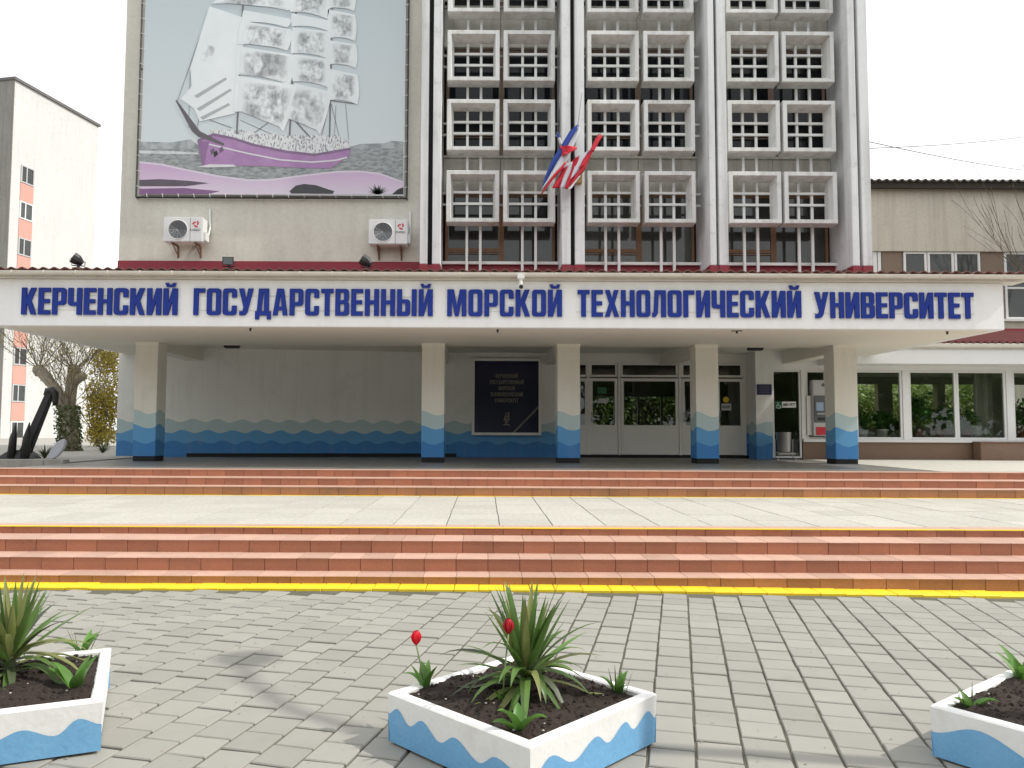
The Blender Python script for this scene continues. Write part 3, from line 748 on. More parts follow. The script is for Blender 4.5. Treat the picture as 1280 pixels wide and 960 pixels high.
# ------------------------------------------------------------------ banner
YN = YPL - .10
def bp(px, py, lay=0): p = P(px, py, YN); return Vector((p.x, YN - .003 * lay, p.z))
def tex_grad(name, c0, c1, z0, z1, nscale=0, namt=0, stretch=None):
    t = NT(name); sp = t.n('SeparateXYZ'); t.l(t.pos(), sp.inputs[0])
    mr = t.n('MapRange'); mr.inputs['From Min'].default_value = z0; mr.inputs['From Max'].default_value = z1; t.l(sp.outputs['Z'], mr.inputs['Value'])
    c = t.mix(mr.outputs['Result'], c0, c1)
    if nscale: c = t.mix(t.math('MULTIPLY', t.ramp(t.noise(nscale, 6, stretch=stretch), .35, .65), namt), c, (.09, .10, .105))
    return t.fin(c, .55)
def photo_mat(name, c, dark, scale, lo=.45, hi=.6, stretch=None):
    t = NT(name); n = t.ramp(t.noise(scale, 6, stretch=stretch, rough=.65), lo, hi); return t.fin(t.mix(n, c, dark), .55)
bx0, bx1 = P(174, 244, YN).x, P(505, 244, YN).x
bz0, bz1 = PZz(340, 244, YN), PZz(340, -70, YN)
ban = thing('ship_banner', (bx0 / 2 + bx1 / 2, YN, bz0), 'huge printed banner of a purple sailing ship laced to a frame on the plaster wall', 'banner')
zh = PZz(340, 183, YN)
build(MB().prism([(bx0, YN, bz0), (bx1, YN, bz0), (bx1, YN, bz1), (bx0, YN, bz1)], (0, .012, 0)), 'canvas', tex_grad('print_sky', (.62, .68, .70), (.47, .55, .585), zh, bz1), ban)
def printp(name, pts, lay, mat): 
    return build(MB().poly([bp(x, y, lay) for x, y in pts][::-1]), name, mat, ban)
def clampb(pts): return pts
bl, brt = 174.3, 504.3
printp('printed_shore', [(bl, 177), (215, 178), (238, 174), (250, 183), (440, 183), (450, 180), (480, 179), (490, 176), (brt, 177), (brt, 186), (bl, 187)], .4, photo_mat('print_shore', (.42, .45, .46), (.24, .27, .28), 2.2))
printp('printed_sea', [(bl, 186.5), (brt, 185.5), (brt, 243), (bl, 243)], 1, photo_mat('print_sea', (.36, .39, .395), (.18, .20, .205), 5.0, .42, .62, (1, 1, 3)))
printp('printed_foam', [(bl, 188), (215, 189), (248, 191), (248, 193), (bl, 192)], 1.4, photo_mat('print_foam', (.62, .65, .66), (.45, .48, .49), 3))
top = [(bl, 204), (200, 206.5), (235, 214), (270, 221), (310, 226.5), (340, 226), (380, 220.5), (420, 216), (450, 215.5), (475, 218.5), (brt, 229)]
printp('printed_wave_edge', [(x, y - 2.2) for x, y in top] + [(x, y + 3) for x, y in top[::-1]], 2, pm('print_wave_edge', (.66, .60, .70), .05, 2, .55, 0))
printp('printed_wave', top + [(brt, 243), (bl, 243)], 2.4, tex_grad('print_wave', (.66, .60, .69), (.55, .38, .58), bz0, bz0 + .75))
printp('printed_wave_dark', [(bl, 225), (200, 224), (235, 226), (262, 229), (232, 233), (bl, 233)], 2.8, pm('print_dark', (.11, .09, .12), .3, 3, .6, 0))
printp('printed_wave_purple', [(bl, 236), (230, 235), (275, 239), (260, 243), (bl, 243)], 2.8, pm('print_purple', (.22, .11, .24), .2, 3, .6, 0))
printp('printed_rock', [(362, 239), (370, 232), (380, 230), (395, 231.5), (408, 236), (418, 239), (416, 242.5), (364, 242)], 3, pm('print_rock', (.06, .06, .065), .3, 6, .6, 0))
q = random.Random(9)
pl = MB()
for k in range(16):
    a = R(-75 + 150 * k / 15); L = q.uniform(9, 15)
    pl.add([bp(472 - 2, 243, 3), bp(472 + 2, 243, 3), bp(472 + math.sin(a) * L * 1.2, 243 - abs(math.cos(a)) * L, 3)], [(0, 1, 2)])
pl.add([bp(490, 243, 3.1), bp(brt, 243, 3.1), bp(brt, 234, 3.1), bp(497, 237, 3.1)], [(0, 1, 2, 3)])
build(pl, 'printed_plant', M['blackp'], ban)
hull = [(247, 175), (267, 167), (292, 172), (317, 180), (357, 188.5), (393, 192.6), (438, 185), (437, 194), (413, 211), (374, 210), (335, 208), (295, 207), (253, 208.6)]
printp('printed_hull', hull, 3.2, photo_mat('print_hull', (.42, .25, .46), (.33, .18, .37), 2.5, .35, .7))
st = [(255, 178), (280, 184), (310, 191), (350, 199), (390, 202), (420, 199.5), (434, 196)]
printp('printed_stripe', st + [(x, y + 1.8) for x, y in st[::-1]], 3.6, pm('print_white', (.66, .66, .70), .05, 3, .55, 0))
hl = [(247, 174.5), (267, 166.6), (292, 171.6), (317, 179.6), (357, 188), (393, 192.2), (438, 184.6)]
printp('printed_gunwale', hl + [(x, y + 3.2) for x, y in hl[::-1]], 3.7, pm('print_gunwale', (.22, .14, .25), .2, 4, .6, 0))
printp('printed_bow_shade', [(247, 176), (262, 178), (258, 192), (256, 208.4), (253, 208.6)], 3.65, pm('print_bow', (.27, .15, .30), .15, 4, .6, 0))
printp('printed_bow_wave', [(246, 209), (262, 205.5), (292, 206), (296, 208.5), (262, 209.5)], 3.9, pm('print_bow_wave', (.66, .68, .69), .1, 6, .6, 0))
for px_, py_ in ((263, 188), (267, 191), (274, 186)): printp('printed_anchor', [(px_, py_), (px_ + 4, py_ - 3), (px_ + 6, py_ + 2), (px_ + 1, py_ + 6)], 3.95, M['blackp'] if px_ == 267 else pm('print_anchor', (.16, .11, .18), .2, 4, .6, 0))
dk = [(262, 162), (300, 162), (330, 168), (380, 169), (420, 169), (437, 178)]
printp('printed_deck', dk + [(438, 185.5), (393, 192.6), (357, 188.5), (317, 180), (292, 172), (267, 167)], 3.4, photo_mat('print_deck', (.70, .73, .74), (.16, .16, .17), 11, .50, .62, (2.5, 1, 1)))
printp('printed_bowsprit', [(219.5, 126), (221, 125), (250, 164), (281, 180), (279, 182), (248, 171), (240, 164)], 3.8, pm('print_spar', (.12, .11, .12), .2, 3, .6, 0))
rig = MB()
def bline(a, b, wpx, lay):
    d = Vector((b[0] - a[0], b[1] - a[1])).normalized(); nx, ny = -d.y * wpx / 2, d.x * wpx / 2
    rig.add([bp(a[0] + nx, a[1] + ny, lay), bp(b[0] + nx, b[1] + ny, lay), bp(b[0] - nx, b[1] - ny, lay), bp(a[0] - nx, a[1] - ny, lay)], [(0, 1, 2, 3)])
for a, b, wv in (((296, 168), (305, -20), 2.2), ((362, 170), (372, -20), 2.2), ((412, 172), (416, -20), 1.8), ((222, 126), (262, 12), .6), ((236, 160), (238, 88), .5), ((246, 165), (262, 60), .5), ((412, 130), (402, 170), .6), ((414, 130), (424, 170), .6), ((432, 130), (436, 175), .5), ((420, 132), (418, 170), .5), ((446, 130), (400, 124), 1.2), ((300, 150), (340, 168), .7), ((340, 150), (318, 166), .8), ((368, 150), (388, 172), 1.6), ((262, 150), (290, 160), .8)):
    bline(a, b, wv, 4)
build(rig, 'printed_rigging', pm('print_rig', (.17, .17, .18), .2, 3, .6, 0), ban)
sailm = photo_mat('print_sail', (.78, .83, .84), (.70, .75, .76), .8, .35, .7)
def soft_picture(k):
    t = NT('print_picture'); tcn = t.n('TexCoord'); sp = t.n('SeparateXYZ'); t.l(tcn.outputs['Generated'], sp.inputs[0])
    def edge(o):
        a = t.math('MINIMUM', o, t.math('SUBTRACT', 1.0, o)); mr = t.n('MapRange'); mr.interpolation_type = 'SMOOTHSTEP'; mr.inputs['From Max'].default_value = .22; t.l(a, mr.inputs['Value']); return mr.outputs['Result']
    mask = t.math('MULTIPLY', edge(sp.outputs['X']), edge(sp.outputs['Z']))
    oi = t.n('ObjectInfo'); off = t.n('VectorMath', operation='ADD'); t.l(t.pos(), off.inputs[0]); cb_ = t.n('CombineXYZ'); t.l(t.math('MULTIPLY', oi.outputs['Random'], 40.0), cb_.inputs[0]); t.l(cb_.outputs[0], off.inputs[1])
    big = t.ramp(t.noise(2.2 + k * .5, 2, off.outputs[0]), .42, .58); fine = t.ramp(t.noise(6 + 2 * k, 5, off.outputs[0], (1.4, 1, .9)), .46, .58)
    fig = t.math('MULTIPLY', t.math('ADD', t.math('MULTIPLY', big, .6), t.math('MULTIPLY', fine, .3)), mask)
    return t.fin(t.mix(fig, (.75, .80, .81), (.22, .235, .24)), .55)
picm = [soft_picture(k) for k in range(3)]
jib = [(262, 8), (310, 24), (304, 60), (298, 98), (294, 142), (250, 152), (243, 136), (226, 124), (240, 108), (238, 86), (250, 46)]
printp('printed_jib', jib, 4.4, sailm)
for k, (a, b) in enumerate((((243, 120), (282, 98)), ((246, 136), (288, 112)), ((250, 147), (286, 130)))):
    printp('printed_fold', [a, (b[0], b[1] - 1), (b[0] + 2, b[1] + 1.5), (a[0] + 4, a[1] + 3)], 4.8, pm('print_fold', (.40, .43, .435), .1, 3, .6, 0))
printp('printed_picture', [(254, 55), (270, 58), (266, 74), (252, 78)], 4.8, picm[0])
sails = [[(302, -18), (364, -14), (360, 12), (268, 4)], [(306, 14), (362, 24), (358, 34), (304, 28)], [(303, 28), (363, 38), (358, 62), (299, 55)], [(299, 60), (366, 70), (361, 104), (296, 92)],
         [(297, 98), (370, 109), (353, 162), (334, 148), (294, 139)], [(364, -16), (411, -12), (408, 22), (364, 14)], [(366, 18), (410, 26), (409, 38), (366, 33)], [(367, 36), (411, 41), (409, 72), (365, 66)],
         [(368, 70), (410, 75), (410, 108), (367, 101)], [(369, 107), (413, 117), (399, 166), (384, 152), (354, 148)], [(411, -14), (442, -12), (442, 13), (411, 10)], [(411, 14), (443, 20), (443, 50), (411, 47)],
         [(411, 52), (444, 57), (444, 84), (411, 80)], [(411, 88), (446, 95), (446, 129), (411, 124)]]
for k, s_ in enumerate(sails):
    mx_ = sum(p[0] for p in s_) / len(s_); my_ = sum(p[1] for p in s_) / len(s_); s_ = [(mx_ + (x - mx_) * 1.05, my_ + (y - my_) * 1.10) for x, y in s_]
    cv = []
    for i_ in range(len(s_)):
        a_, b_ = s_[i_], s_[(i_ + 1) % len(s_)]; hz_ = abs(b_[0] - a_[0]) > abs(b_[1] - a_[1])
        for f_ in (0, .25, .5, .75):
            o_ = 4 * f_ * (1 - f_); cv.append((a_[0] * (1 - f_) + b_[0] * f_ + (0 if hz_ else 2.2 * o_ * (1 if a_[0] > mx_ else -.4)), a_[1] * (1 - f_) + b_[1] * f_ + (-3.0 * o_ if hz_ and a_[1] > my_ else 0)))
    printp('printed_sail', cv, 5.2 + (k % 3) * .3, sailm)
    cx = sum(p[0] for p in s_) / len(s_); cy = sum(p[1] for p in s_) / len(s_)
    if k not in (1, 6):
        sp_ = s_ if len(s_) == 4 else s_[:3] + s_[4:]
        printp('printed_picture', [(cx + (x - cx) * .86 + 1, cy + (y - cy) * .84) for x, y in sp_], 6.4, picm[k % 3])
# frame and lacing
fr = MB(); m = .075
for a, b in (((bx0 - m, bz0 - m), (bx1 + m, bz0 - m)), ((bx1 + m, bz0 - m), (bx1 + m, bz1 + m)), ((bx1 + m, bz1 + m), (bx0 - m, bz1 + m)), ((bx0 - m, bz1 + m), (bx0 - m, bz0 - m))):
    fr.tube([(a[0], YN - .01, a[1]), (b[0], YN - .01, b[1])], .026, 6)
build(fr, 'frame', M['darkmetal'], ban)
for zz in (bz0 - m, (bz0 + bz1) / 2, bz1 + m):
    for xx in (bx0 - m, bx1 + m):
        build(MB().tube([(xx, YN, zz), (xx, YPL + .02, zz)], .02, 6), 'standoff', M['darkmetal'], ban)
tie = MB(); k = 0
x = bx0 + .2
while x < bx1: tie.tube([(x, YN - .02, bz0 + .03), (x + .03, YN - .035, bz0 - m)], .008, 4); x += .42
z = bz0 + .2
while z < bz1:
    tie.tube([(bx0 + .03, YN - .02, z), (bx0 - m, YN - .035, z + .03)], .008, 4); tie.tube([(bx1 - .03, YN - .02, z), (bx1 + m, YN - .035, z + .03)], .008, 4); z += .42
build(tie, 'lacing', M['pvc'], ban)

# ------------------------------------------------------------------ air conditioners
acw, ach, acd = 1.02, .66, .34
chigo = font_mesh('CHIGO', .105, .003); chigo.materials.append(M['blackp'])
def ac_unit(px0, py0, py1, lab):
    x0 = PXx(px0, 290, YPL - .5); z0 = PZz(px0, py1, YPL - .5)
    t = thing('air_conditioner', (x0 + acw / 2, YPL, z0 - .3), lab, 'air conditioner', 'outdoor units on the plaster wall')
    y0 = YPL - .5; y1 = YPL - .12
    build(MB().box(x0, x0 + acw, y0, y1, z0, z0 + ach), 'casing', M['ac'], t, bevel=.02)
    cx, cz, rr = x0 + .38, z0 + .32, .255
    ring = MB(); 
    ring.tube([(cx + rr * math.cos(a * math.pi / 12), y0 - .004, cz + rr * math.sin(a * math.pi / 12)) for a in range(25)], .012, 5)
    gp = build(MB().prism([(cx + rr * math.cos(a * math.pi / 16), y0 - .004, cz + rr * math.sin(a * math.pi / 16)) for a in range(32)], (0, .03, 0)), 'fan_opening', M['grille'], t)
    build(ring, 'fan_ring', M['ac'], gp)
    w_ = MB()
    for k in range(1, 7): 
        r_ = rr * k / 7; w_.tube([(cx + r_ * math.cos(a * math.pi / 10), y0 - .01, cz + r_ * math.sin(a * math.pi / 10)) for a in range(21)], .0035, 3, cap=False)
    for k in range(12): w_.tube([(cx, y0 - .01, cz), (cx + rr * math.cos(k * math.pi / 6), y0 - .01, cz + rr * math.sin(k * math.pi / 6))], .0035, 3)
    build(w_, 'fan_guard', M['metal'], gp)
    build(MB().box(x0 + .70, x0 + .708, y0 - .003, y0 + .01, z0 + .02, z0 + ach - .02), 'panel_seam', M['grille'], t)
    # red three bladed mark
    mk = MB(); mx_, mz = x0 + .85, z0 + .47
    for k in range(3):
        a0 = R(90 + 120 * k); pts = []
        for j in range(6):
            a = a0 + R(95) * j / 5; pts.append((mx_ + .10 * math.cos(a) * (.6 + .4 * j / 5), y0 - .004, mz + .10 * math.sin(a) * (.6 + .4 * j / 5)))
        for j in range(5, -1, -1):
            a = a0 + R(95) * j / 5 + .1; rr2 = .055 - .03 * (1 - j / 5); pts.append((mx_ + rr2 * math.cos(a), y0 - .004, mz + rr2 * math.sin(a)))
        mk.poly(pts)
    build(mk, 'red_mark', M['red'], t)
    o = inst(chigo, 'lettering', (x0 + .685 + .02, y0 - .005, z0 + .29), t, (R(90), 0, 0), (.78, .75, 1))
    build(MB().box(x0 + acw - .002, x0 + acw + .06, y0 + .1, y1 - .02, z0 + .05, z0 + .3), 'valve_cover', M['ac'], t, bevel=.015)
    for xx in (x0 + .22, x0 + .82):
        br = MB().box(xx - .02, xx + .02, y0 + .02, YPL + .01, z0 - .04, z0 + .002); br.box(xx - .021, xx + .021, YPL - .04, YPL + .01, z0 - .32, z0 - .042)
        br.tube([(xx, y0 + .06, z0 - .02), (xx, YPL - .02, z0 - .28)], .016, 5); build(br, 'bracket', M['brownp'], t)
    cd = MB().tube([(x0 + acw + .02, y1 + .02, z0 + .28), (x0 + acw + .03, YPL - .03, z0 + .5), (x0 + acw + .02, YPL - .03, z0 + 1.0)], .028, 6)
    build(cd, 'pipe', M['pvc'], t)
ac_unit(204, 270, 302, 'white air conditioner under the left end of the ship banner')
ac_unit(460.5, 273, 305, 'white air conditioner beside the concrete fins')

# ------------------------------------------------------------------ flags
fh = P(722, 223, YT - .12)
fs_ = thing('flag_holder', (fh.x, YT - .1, fh.z), 'small ochre metal flag holder fixed between the paired fins', 'flag holder')
build(MB().box(fh.x - .09, fh.x + .12, YT - .14, YT + .01, fh.z - .12, fh.z + .1), 'plate', pm('ochre', (.42, .30, .14), .1, 5, .5), fs_, bevel=.01)
bk = MB()
for a in ((-.35, -.3), (.05, -.25), (.45, -.3)): bk.tube([(fh.x, YT - .1, fh.z), (fh.x + a[0] * .4, YT - .25, fh.z + .25)], .03, 8)
build(bk, 'socket', M['darkmetal'], fs_)
def flagmat(name, stripes):
    return [pm(name + str(i), c, .06, 6, .75, 0) for i, c in enumerate(stripes)]
FB, FW, FR = pm('flag_blue', (.02, .055, .30), .08, 6, .75, 0), pm('flag_white', (.62, .62, .66), .05, 6, .75, 0), pm('flag_red', (.50, .012, .03), .08, 6, .75, 0)
def patch(t, name, pts, yoff, mat, fold=.05, lab=None):
    """cloth panel: outline in photo pixels, folded in depth, 6 mm thick"""
    n = len(pts) // 2; L = pts[:n]; Rr = pts[n:][::-1]; mb = MB(); W = 6
    rows = 10; grid = []
    def samp(c, f):
        x = f * (len(c) - 1); i = min(int(x), len(c) - 2); g = x - i
        return (c[i][0] * (1 - g) + c[i + 1][0] * g, c[i][1] * (1 - g) + c[i + 1][1] * g)
    for r_ in range(rows + 1):
        a, b = samp(L, r_ / rows), samp(Rr, r_ / rows)
        for k in range(W + 1):
            g = k / W; Y = YT - .45 + yoff + fold * math.sin(g * 5.5 + r_ * .35) - .012 * r_
            grid.append(P(a[0] * (1 - g) + b[0] * g, a[1] * (1 - g) + b[1] * g, Y))
    fs = [(r_ * (W + 1) + k, r_ * (W + 1) + k + 1, (r_ + 1) * (W + 1) + k + 1, (r_ + 1) * (W + 1) + k) for r_ in range(rows) for k in range(W)]
    mb.add(grid, fs); o = build(mb, name, mat, t, True)
    md = o.modifiers.new('thickness', 'SOLIDIFY'); md.thickness = .006
    return o
f1 = thing('flag', P(716, 200, YT - .45), 'blue white and red striped flag drooping to the left of the holder', 'flag', 'flags on the facade')
pole = MB().tube([fh + Vector((0, .0, 0)), P(718, 190, YT - .4), P(727.5, 116, YT - .62)], [.016, .014, .008], 6); build(pole, 'pole', M['metal'], f1)
patch(f1, 'blue_stripe', [(722, 155), (712, 164), (700, 184), (690, 200), (681, 222), (678, 234), (680, 236), (685, 222), (695, 205), (704, 190), (715, 172), (724, 157)], 0, FB, .03)
patch(f1, 'white_stripe', [(724, 157), (715, 172), (704, 190), (695, 205), (686, 222), (676, 238), (679, 236), (690, 224), (704, 210), (713, 192), (719, 178), (725, 160)], -.03, FW, .05)
patch(f1, 'red_stripe', [(699, 183), (703, 188), (702, 196), (703, 195), (708, 188), (721, 187), (721, 184), (710, 182)], -.10, FR, .04)
patch(f1, 'red_tail', [(703, 201), (699, 208), (690, 220), (676, 243), (678, 242), (693, 222), (703, 212), (708, 203)], -.08, FR, .03)
f2 = thing('flag', P(730, 200, YT - .5), 'red and white striped flag gathered on the right hand pole', 'flag', 'flags on the facade')
pole = MB().tube([fh + Vector((.05, 0, 0)), P(735, 198, YT - .5), P(751, 166, YT - .66)], [.016, .014, .012], 6); build(pole, 'pole', M['metal'], f2)
for nm, mat, pts, yo in (('red_stripe', FR, [(703, 211), (697, 223), (690, 235), (701, 235.5), (705, 222), (710, 207)], -.04), ('white_stripe', FW, [(709, 204), (704, 221), (700, 235), (708, 236), (713, 219), (716, 202)], -.06),
                         ('red_stripe', FR, [(715, 201), (710, 220), (706, 236), (714, 237), (721, 223), (724, 194)], -.09), ('white_stripe', FW, [(723, 195), (717, 212), (713, 224), (720, 217), (730, 203), (736, 188)], -.12),
                         ('red_stripe', FR, [(731, 197), (719, 216), (711, 235), (717, 228), (732, 210), (741, 186)], -.14), ('white_stripe', FW, [(718, 224), (712, 231), (710, 237), (714, 236), (719, 229), (726, 219)], -.15),
                         ('red_stripe', FR, [(738, 187), (729, 199), (724, 210), (729, 208), (737, 198), (744, 183)], -.16), ('rolled_end', FR, [(748, 167), (743, 176), (737, 189), (742, 190), (749, 177), (753, 170)], -.17)):
    patch(f2, nm, pts, yo, mat, .03)
f3 = thing('flag', P(698, 180, YT - .45), 'dark blue and white flag rolled tight on a short left pole', 'flag', 'flags on the facade')
pole = MB().tube([fh + Vector((-.03, 0, 0)), P(706, 195, YT - .38), P(696, 165, YT - .6)], [.016, .014, .012], 6); build(pole, 'pole', M['metal'], f3)
build(MB().tube([P(697, 166, YT - .6), P(698.5, 172, YT - .57)], [.03, .035], 7), 'rolled_blue', FB, f3); build(MB().tube([P(698.5, 172, YT - .57), P(701.5, 180, YT - .52)], [.035, .04], 7), 'rolled_white', FW, f3)

# ================================================================== PORCH THINGS
bx = thing('notice_board', (PXx(633, 500, YD - .12), YD - .1, PZz(633, 545, YD - .12)), 'dark blue board with the university name and ship emblem behind the pillars', 'board')
YBd = YD - .16
x0, x1 = PXx(592.5, 500, YBd), PXx(674, 500, YBd); z0, z1 = PZz(633, 541, YBd), PZz(633, 451, YBd)
build(MB().box(x0, x1, YBd, YD + .01, z0, z1), 'panel', M['navy'], bx)
fr = MB(); frame(fr, x0 - .06, x1 + .06, z0 - .07, z1 + .07, .075, YBd - .03, YD + .005); build(fr, 'frame', M['doorpvc'], bx)
def print_line(parent, txt, xc, z, h, wmax, y, mat):
    lay, tot = word_layout(txt, .1); k = min(h * .9, wmax / tot); mb = MB()
    for ch, x in lay:
        me = glyph(ch)
        keep = [p for p in me.polygons if p.normal.z > .9]
        n = len(mb.v); mb.v += [(xc - tot * k / 2 + (x + v.co.x) * k, y, z + v.co.y * h) for v in me.vertices]; mb.f += [tuple(i + n for i in p.vertices) for p in keep]
    return build(mb, 'lettering', mat, parent)
xc = (x0 + x1) / 2; Hb = z1 - z0
for i, (txt, wm) in enumerate((('КЕРЧЕНСКИЙ', .55), ('ГОСУДАРСТВЕННЫЙ', .82), ('МОРСКОЙ', .45), ('ТЕХНОЛОГИЧЕСКИЙ', .80), ('УНИВЕРСИТЕТ', .62))):
    print_line(bx, txt, xc, z1 - Hb * (.24 + .085 * i), Hb * .055, (x1 - x0) * wm, YBd - .004, M['goldtxt'])
em = MB(); ex, ez = xc + .0, z0 + Hb * .13
for (a, b, c_, d_) in ((-.06, .0, .04, .06), (-.09, .07, .0, .15), (.01, .07, .08, .16), (-.07, .16, .0, .23), (.01, .17, .08, .25), (-.04, .25, .01, .30), (.02, .26, .08, .32), (-.1, -.06, .09, -.02)):
    em.poly([(ex + a, YBd - .004, ez + b), (ex + c_, YBd - .004, ez + b), (ex + c_ + .01, YBd - .004, ez + d_), (ex + a + .02, YBd - .004, ez + d_)])
build(em, 'ship_emblem', M['goldtxt'], bx)
build(MB().poly([(x1 - .78, YBd - .004, z0 + .005), (x1 - .70, YBd - .004, z0 + .005), (x1 - .003, YBd - .004, z0 + .72), (x1 - .003, YBd - .004, z0 + .80)]), 'ribbon', M['goldtxt'], bx)

# ---- right wing: glazed lobby with pitched red roof
YW = 21.8
wing = thing('glazed_wing', (15, YW, ZF), 'low glazed wing with brown plinth and red corrugated roof right of the doors', 'building')
def WX(p): return PXx(p, 505, YW)
zsill = PZz(1150, 549.5, YW); zhead = PZz(1150, 463, YW)
XW1 = 24.0
pier0, pier1 = WX(945), WX(965)
build(MB().box(pier0, pier1, YW, YD + .3, ZF - .1, 3.95), 'pier', M['wavewall'], wing)
build(MB().box(WX(1003), XW1, YW + .02, YW + .3, ZF - .1, zsill - .08), 'plinth', M['brownp'], wing)
build(MB().box(WX(1003), XW1, YW - .05, YW + .3, zsill - .078, zsill), 'window_ledge', M['pvc'], wing)
build(MB().box(pier1 + .002, XW1, YW + .01, YW + .3, zhead, 3.95), 'lintel', M['white'], wing)
def wwin(a, b, parent=wing, name='window', z0=None, z1=None, e=.06, pane='glass', sub=()):
    z0 = zsill + .003 if z0 is None else z0; z1 = zhead - .003 if z1 is None else z1
    xa, xb = a, b; mb = MB(); frame(mb, xa, xb, z0, z1, e, YW + .04, YW + .12)
    wn = build(mb, name, M['pvc'], parent)
    boxo('pane', M[pane], wn, xa + e - .01, xb - e + .01, YW + .075, YW + .085, z0 + e - .01, z1 - e + .01)
    return wn
def post(a, b, name='mullion', m='white'): return boxo(name, M[m], wing, WX(a), WX(b), YW + .012, YW + .2, zsill + .001, zhead - .001)
dr = wwin(WX(966), WX(1002), name='side_door', z0=ZF + .03, z1=zhead - .003, e=.05, pane='glass')
post(1002.3, 1007.5)
wwin(WX(1008), WX(1034)); post(1034.3, 1070)
wwin(WX(1070.5), WX(1129)); post(1129.3, 1137)
wwin(WX(1137.3), WX(1197)); wwin(WX(1197.3), WX(1259)); post(1259.3, 1267)
xx = 1267.3
for k in range(4): wwin(WX(xx), WX(xx + 60)); xx += 60.3
boxo('mullion', M['white'], wing, WX(xx), XW1, YW + .012, YW + .2, zsill + .001, zhead - .001)
# roof slab with white edge, gutter, red sheet
ys = 21.0; zs0, zs1 = PZz(1180, 455, ys), PZz(1180, 437, ys)
build(MB().box(9.42, XW1 + .4, ys, 26.3, zs0, zs1), 'roof_slab', M['white'], wing, bevel=.01)
gu = MB(); zg = PZz(1230, 431, ys - .1); yc2 = ys - .08
prof = [(yc2 + .075 * math.cos(math.pi + math.pi * k / n), zg + .075 * math.sin(math.pi + math.pi * k / n)) for k in range(n + 1)]
prof2 = [(yc2 + .066 * math.cos(math.pi + math.pi * k / n), zg + .066 * math.sin(math.pi + math.pi * k / n)) for k in range(n + 1)][::-1]
gu.prism([(CXR + .03, y, z) for y, z in prof + prof2], (XW1 + .4 - CXR, 0, 0)); build(gu, 'gutter', M['gutter'], wing)
boxo('eaves_board', M['gutter'], wing, CXR + .03, XW1 + .4, ys + .01, ys + .1, zs1 + .002, zg + .06)
zr = PZz(1270, 414, 24.0)
build(corrugated(CXR + .03, XW1 + .5, ys - .02, zg + .09, 24.0, zr, .2, .028), 'roof_sheet', M['rooftile_r'], wing)
build(corrugated(CXR + .03, XW1 + .5, 24.0, zr + .02, 26.4, zg + .09, .2, .028), 'roof_sheet', M['rooftile_r'], wing)
boxo('ridge_cap', M['redband'], wing, CXR + .03, XW1 + .5, 23.9, 24.1, zr - .02, zr + .07)
# wing interior: back wall with openings
bw = MB(); yb = 26.0
lob_r = dx1 + 1.72
ops = []
for (a, b) in ((1050, 1098), (1116, 1172), (1182, 1236), (1256, 1310)):
    ops.append((PXx(a, 505, yb), PXx(b, 505, yb)))
zb0, zb1 = PZz(1150, 534, yb), PZz(1150, 480, yb)
bw.box(lob_r, XW1, yb, yb + .25, ZF - .2, zb0); bw.box(lob_r, XW1, yb, yb + .25, zb1, zs0 - .002)
prev = lob_r
for a, b in ops: bw.box(prev, a, yb + .001, yb + .249, zb0 + .001, zb1 - .001); prev = b
bw.box(prev, XW1, yb + .001, yb + .249, zb0 + .001, zb1 - .001)
bw.box(XW1 - .2, XW1, YW + .31, yb - .002, ZF - .2, zs0 - .002)
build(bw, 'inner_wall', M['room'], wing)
struct(MB().box(lob_r, 40, 26.26, 29.9, .4, .9), 'yard_ground', M['earth'])
cu = MB()
for a, b in ((1216, 1240), (1000, 1008)):
    xa, xb = PXx(a, 505, 22.4), PXx(b, 505, 22.4); N = 24
    pts = [(xa + (xb - xa) * k / N, 22.35 + .05 * math.sin(k * 1.9)) for k in range(N + 1)]
    for k in range(N): cu.add([(pts[k][0], pts[k][1], zsill), (pts[k + 1][0], pts[k + 1][1], zsill), (pts[k + 1][0], pts[k + 1][1], zhead), (pts[k][0], pts[k][1], zhead)], [(0, 1, 2, 3)])
build(cu, 'curtain', M['curtain'], wing)
# low brown wall on the right
bwall = thing('ramp_wall', (18, 20.2, ZF), 'low brown wall beside the glazed wing at the sunlit porch floor', 'wall')
xw = PXx(1226, 560, 21.4)
build(MB().box(xw, XW1, 21.4, 21.74, ZF - .05, PZz(1250, 554, 21.4)), 'wall_block', M['brownp'], bwall, bevel=.01)
build(MB().box(xw - .02, XW1, 21.38, 21.745, PZz(1250, 554, 21.4) + .001, PZz(1250, 554, 21.4) + .04), 'coping', M['brownp'], bwall, bevel=.008)

# ATM
ya = YW - .12; ax0, ax1 = PXx(1016, 510, ya), PXx(1046, 510, ya); za0, za1 = PZz(1030, 545, ya), PZz(1030, 475, ya)
atm = thing('cash_machine', ((ax0 + ax1) / 2, YW, za0), 'grey and white cash machine with red strip set in the glazed wing', 'cash machine')
build(MB().box(ax0, ax1, ya, YW + .35, za0, za1), 'cabinet', M['atmwhite'], atm, bevel=.02)
h = za1 - za0
build(MB().box(ax0 + .03, ax1 - .02, ya - .02, ya + .02, za0 + h * .24, za0 + h * .72), 'fascia', M['atmgrey'], atm, bevel=.01)
build(MB().box(ax0 + .09, ax0 + .29, ya - .025, ya + .01, za0 + h * .45, za0 + h * .60), 'screen', M['screen'], atm)
build(MB().box(ax0 + .09, ax0 + .40, ya - .06, ya + .0, za0 + h * .38, za0 + h * .41), 'keypad', M['metal'], atm)
build(MB().box(ax0 + .12, ax0 + .40, ya - .028, ya + .0, za0 + h * .28, za0 + h * .33), 'cash_slot', M['blackp'], atm)
build(MB().box(ax0 + .08, ax1 - .02, ya - .012, ya + .02, za0 + .03, za0 + h * .16), 'red_strip', M['red'], atm)
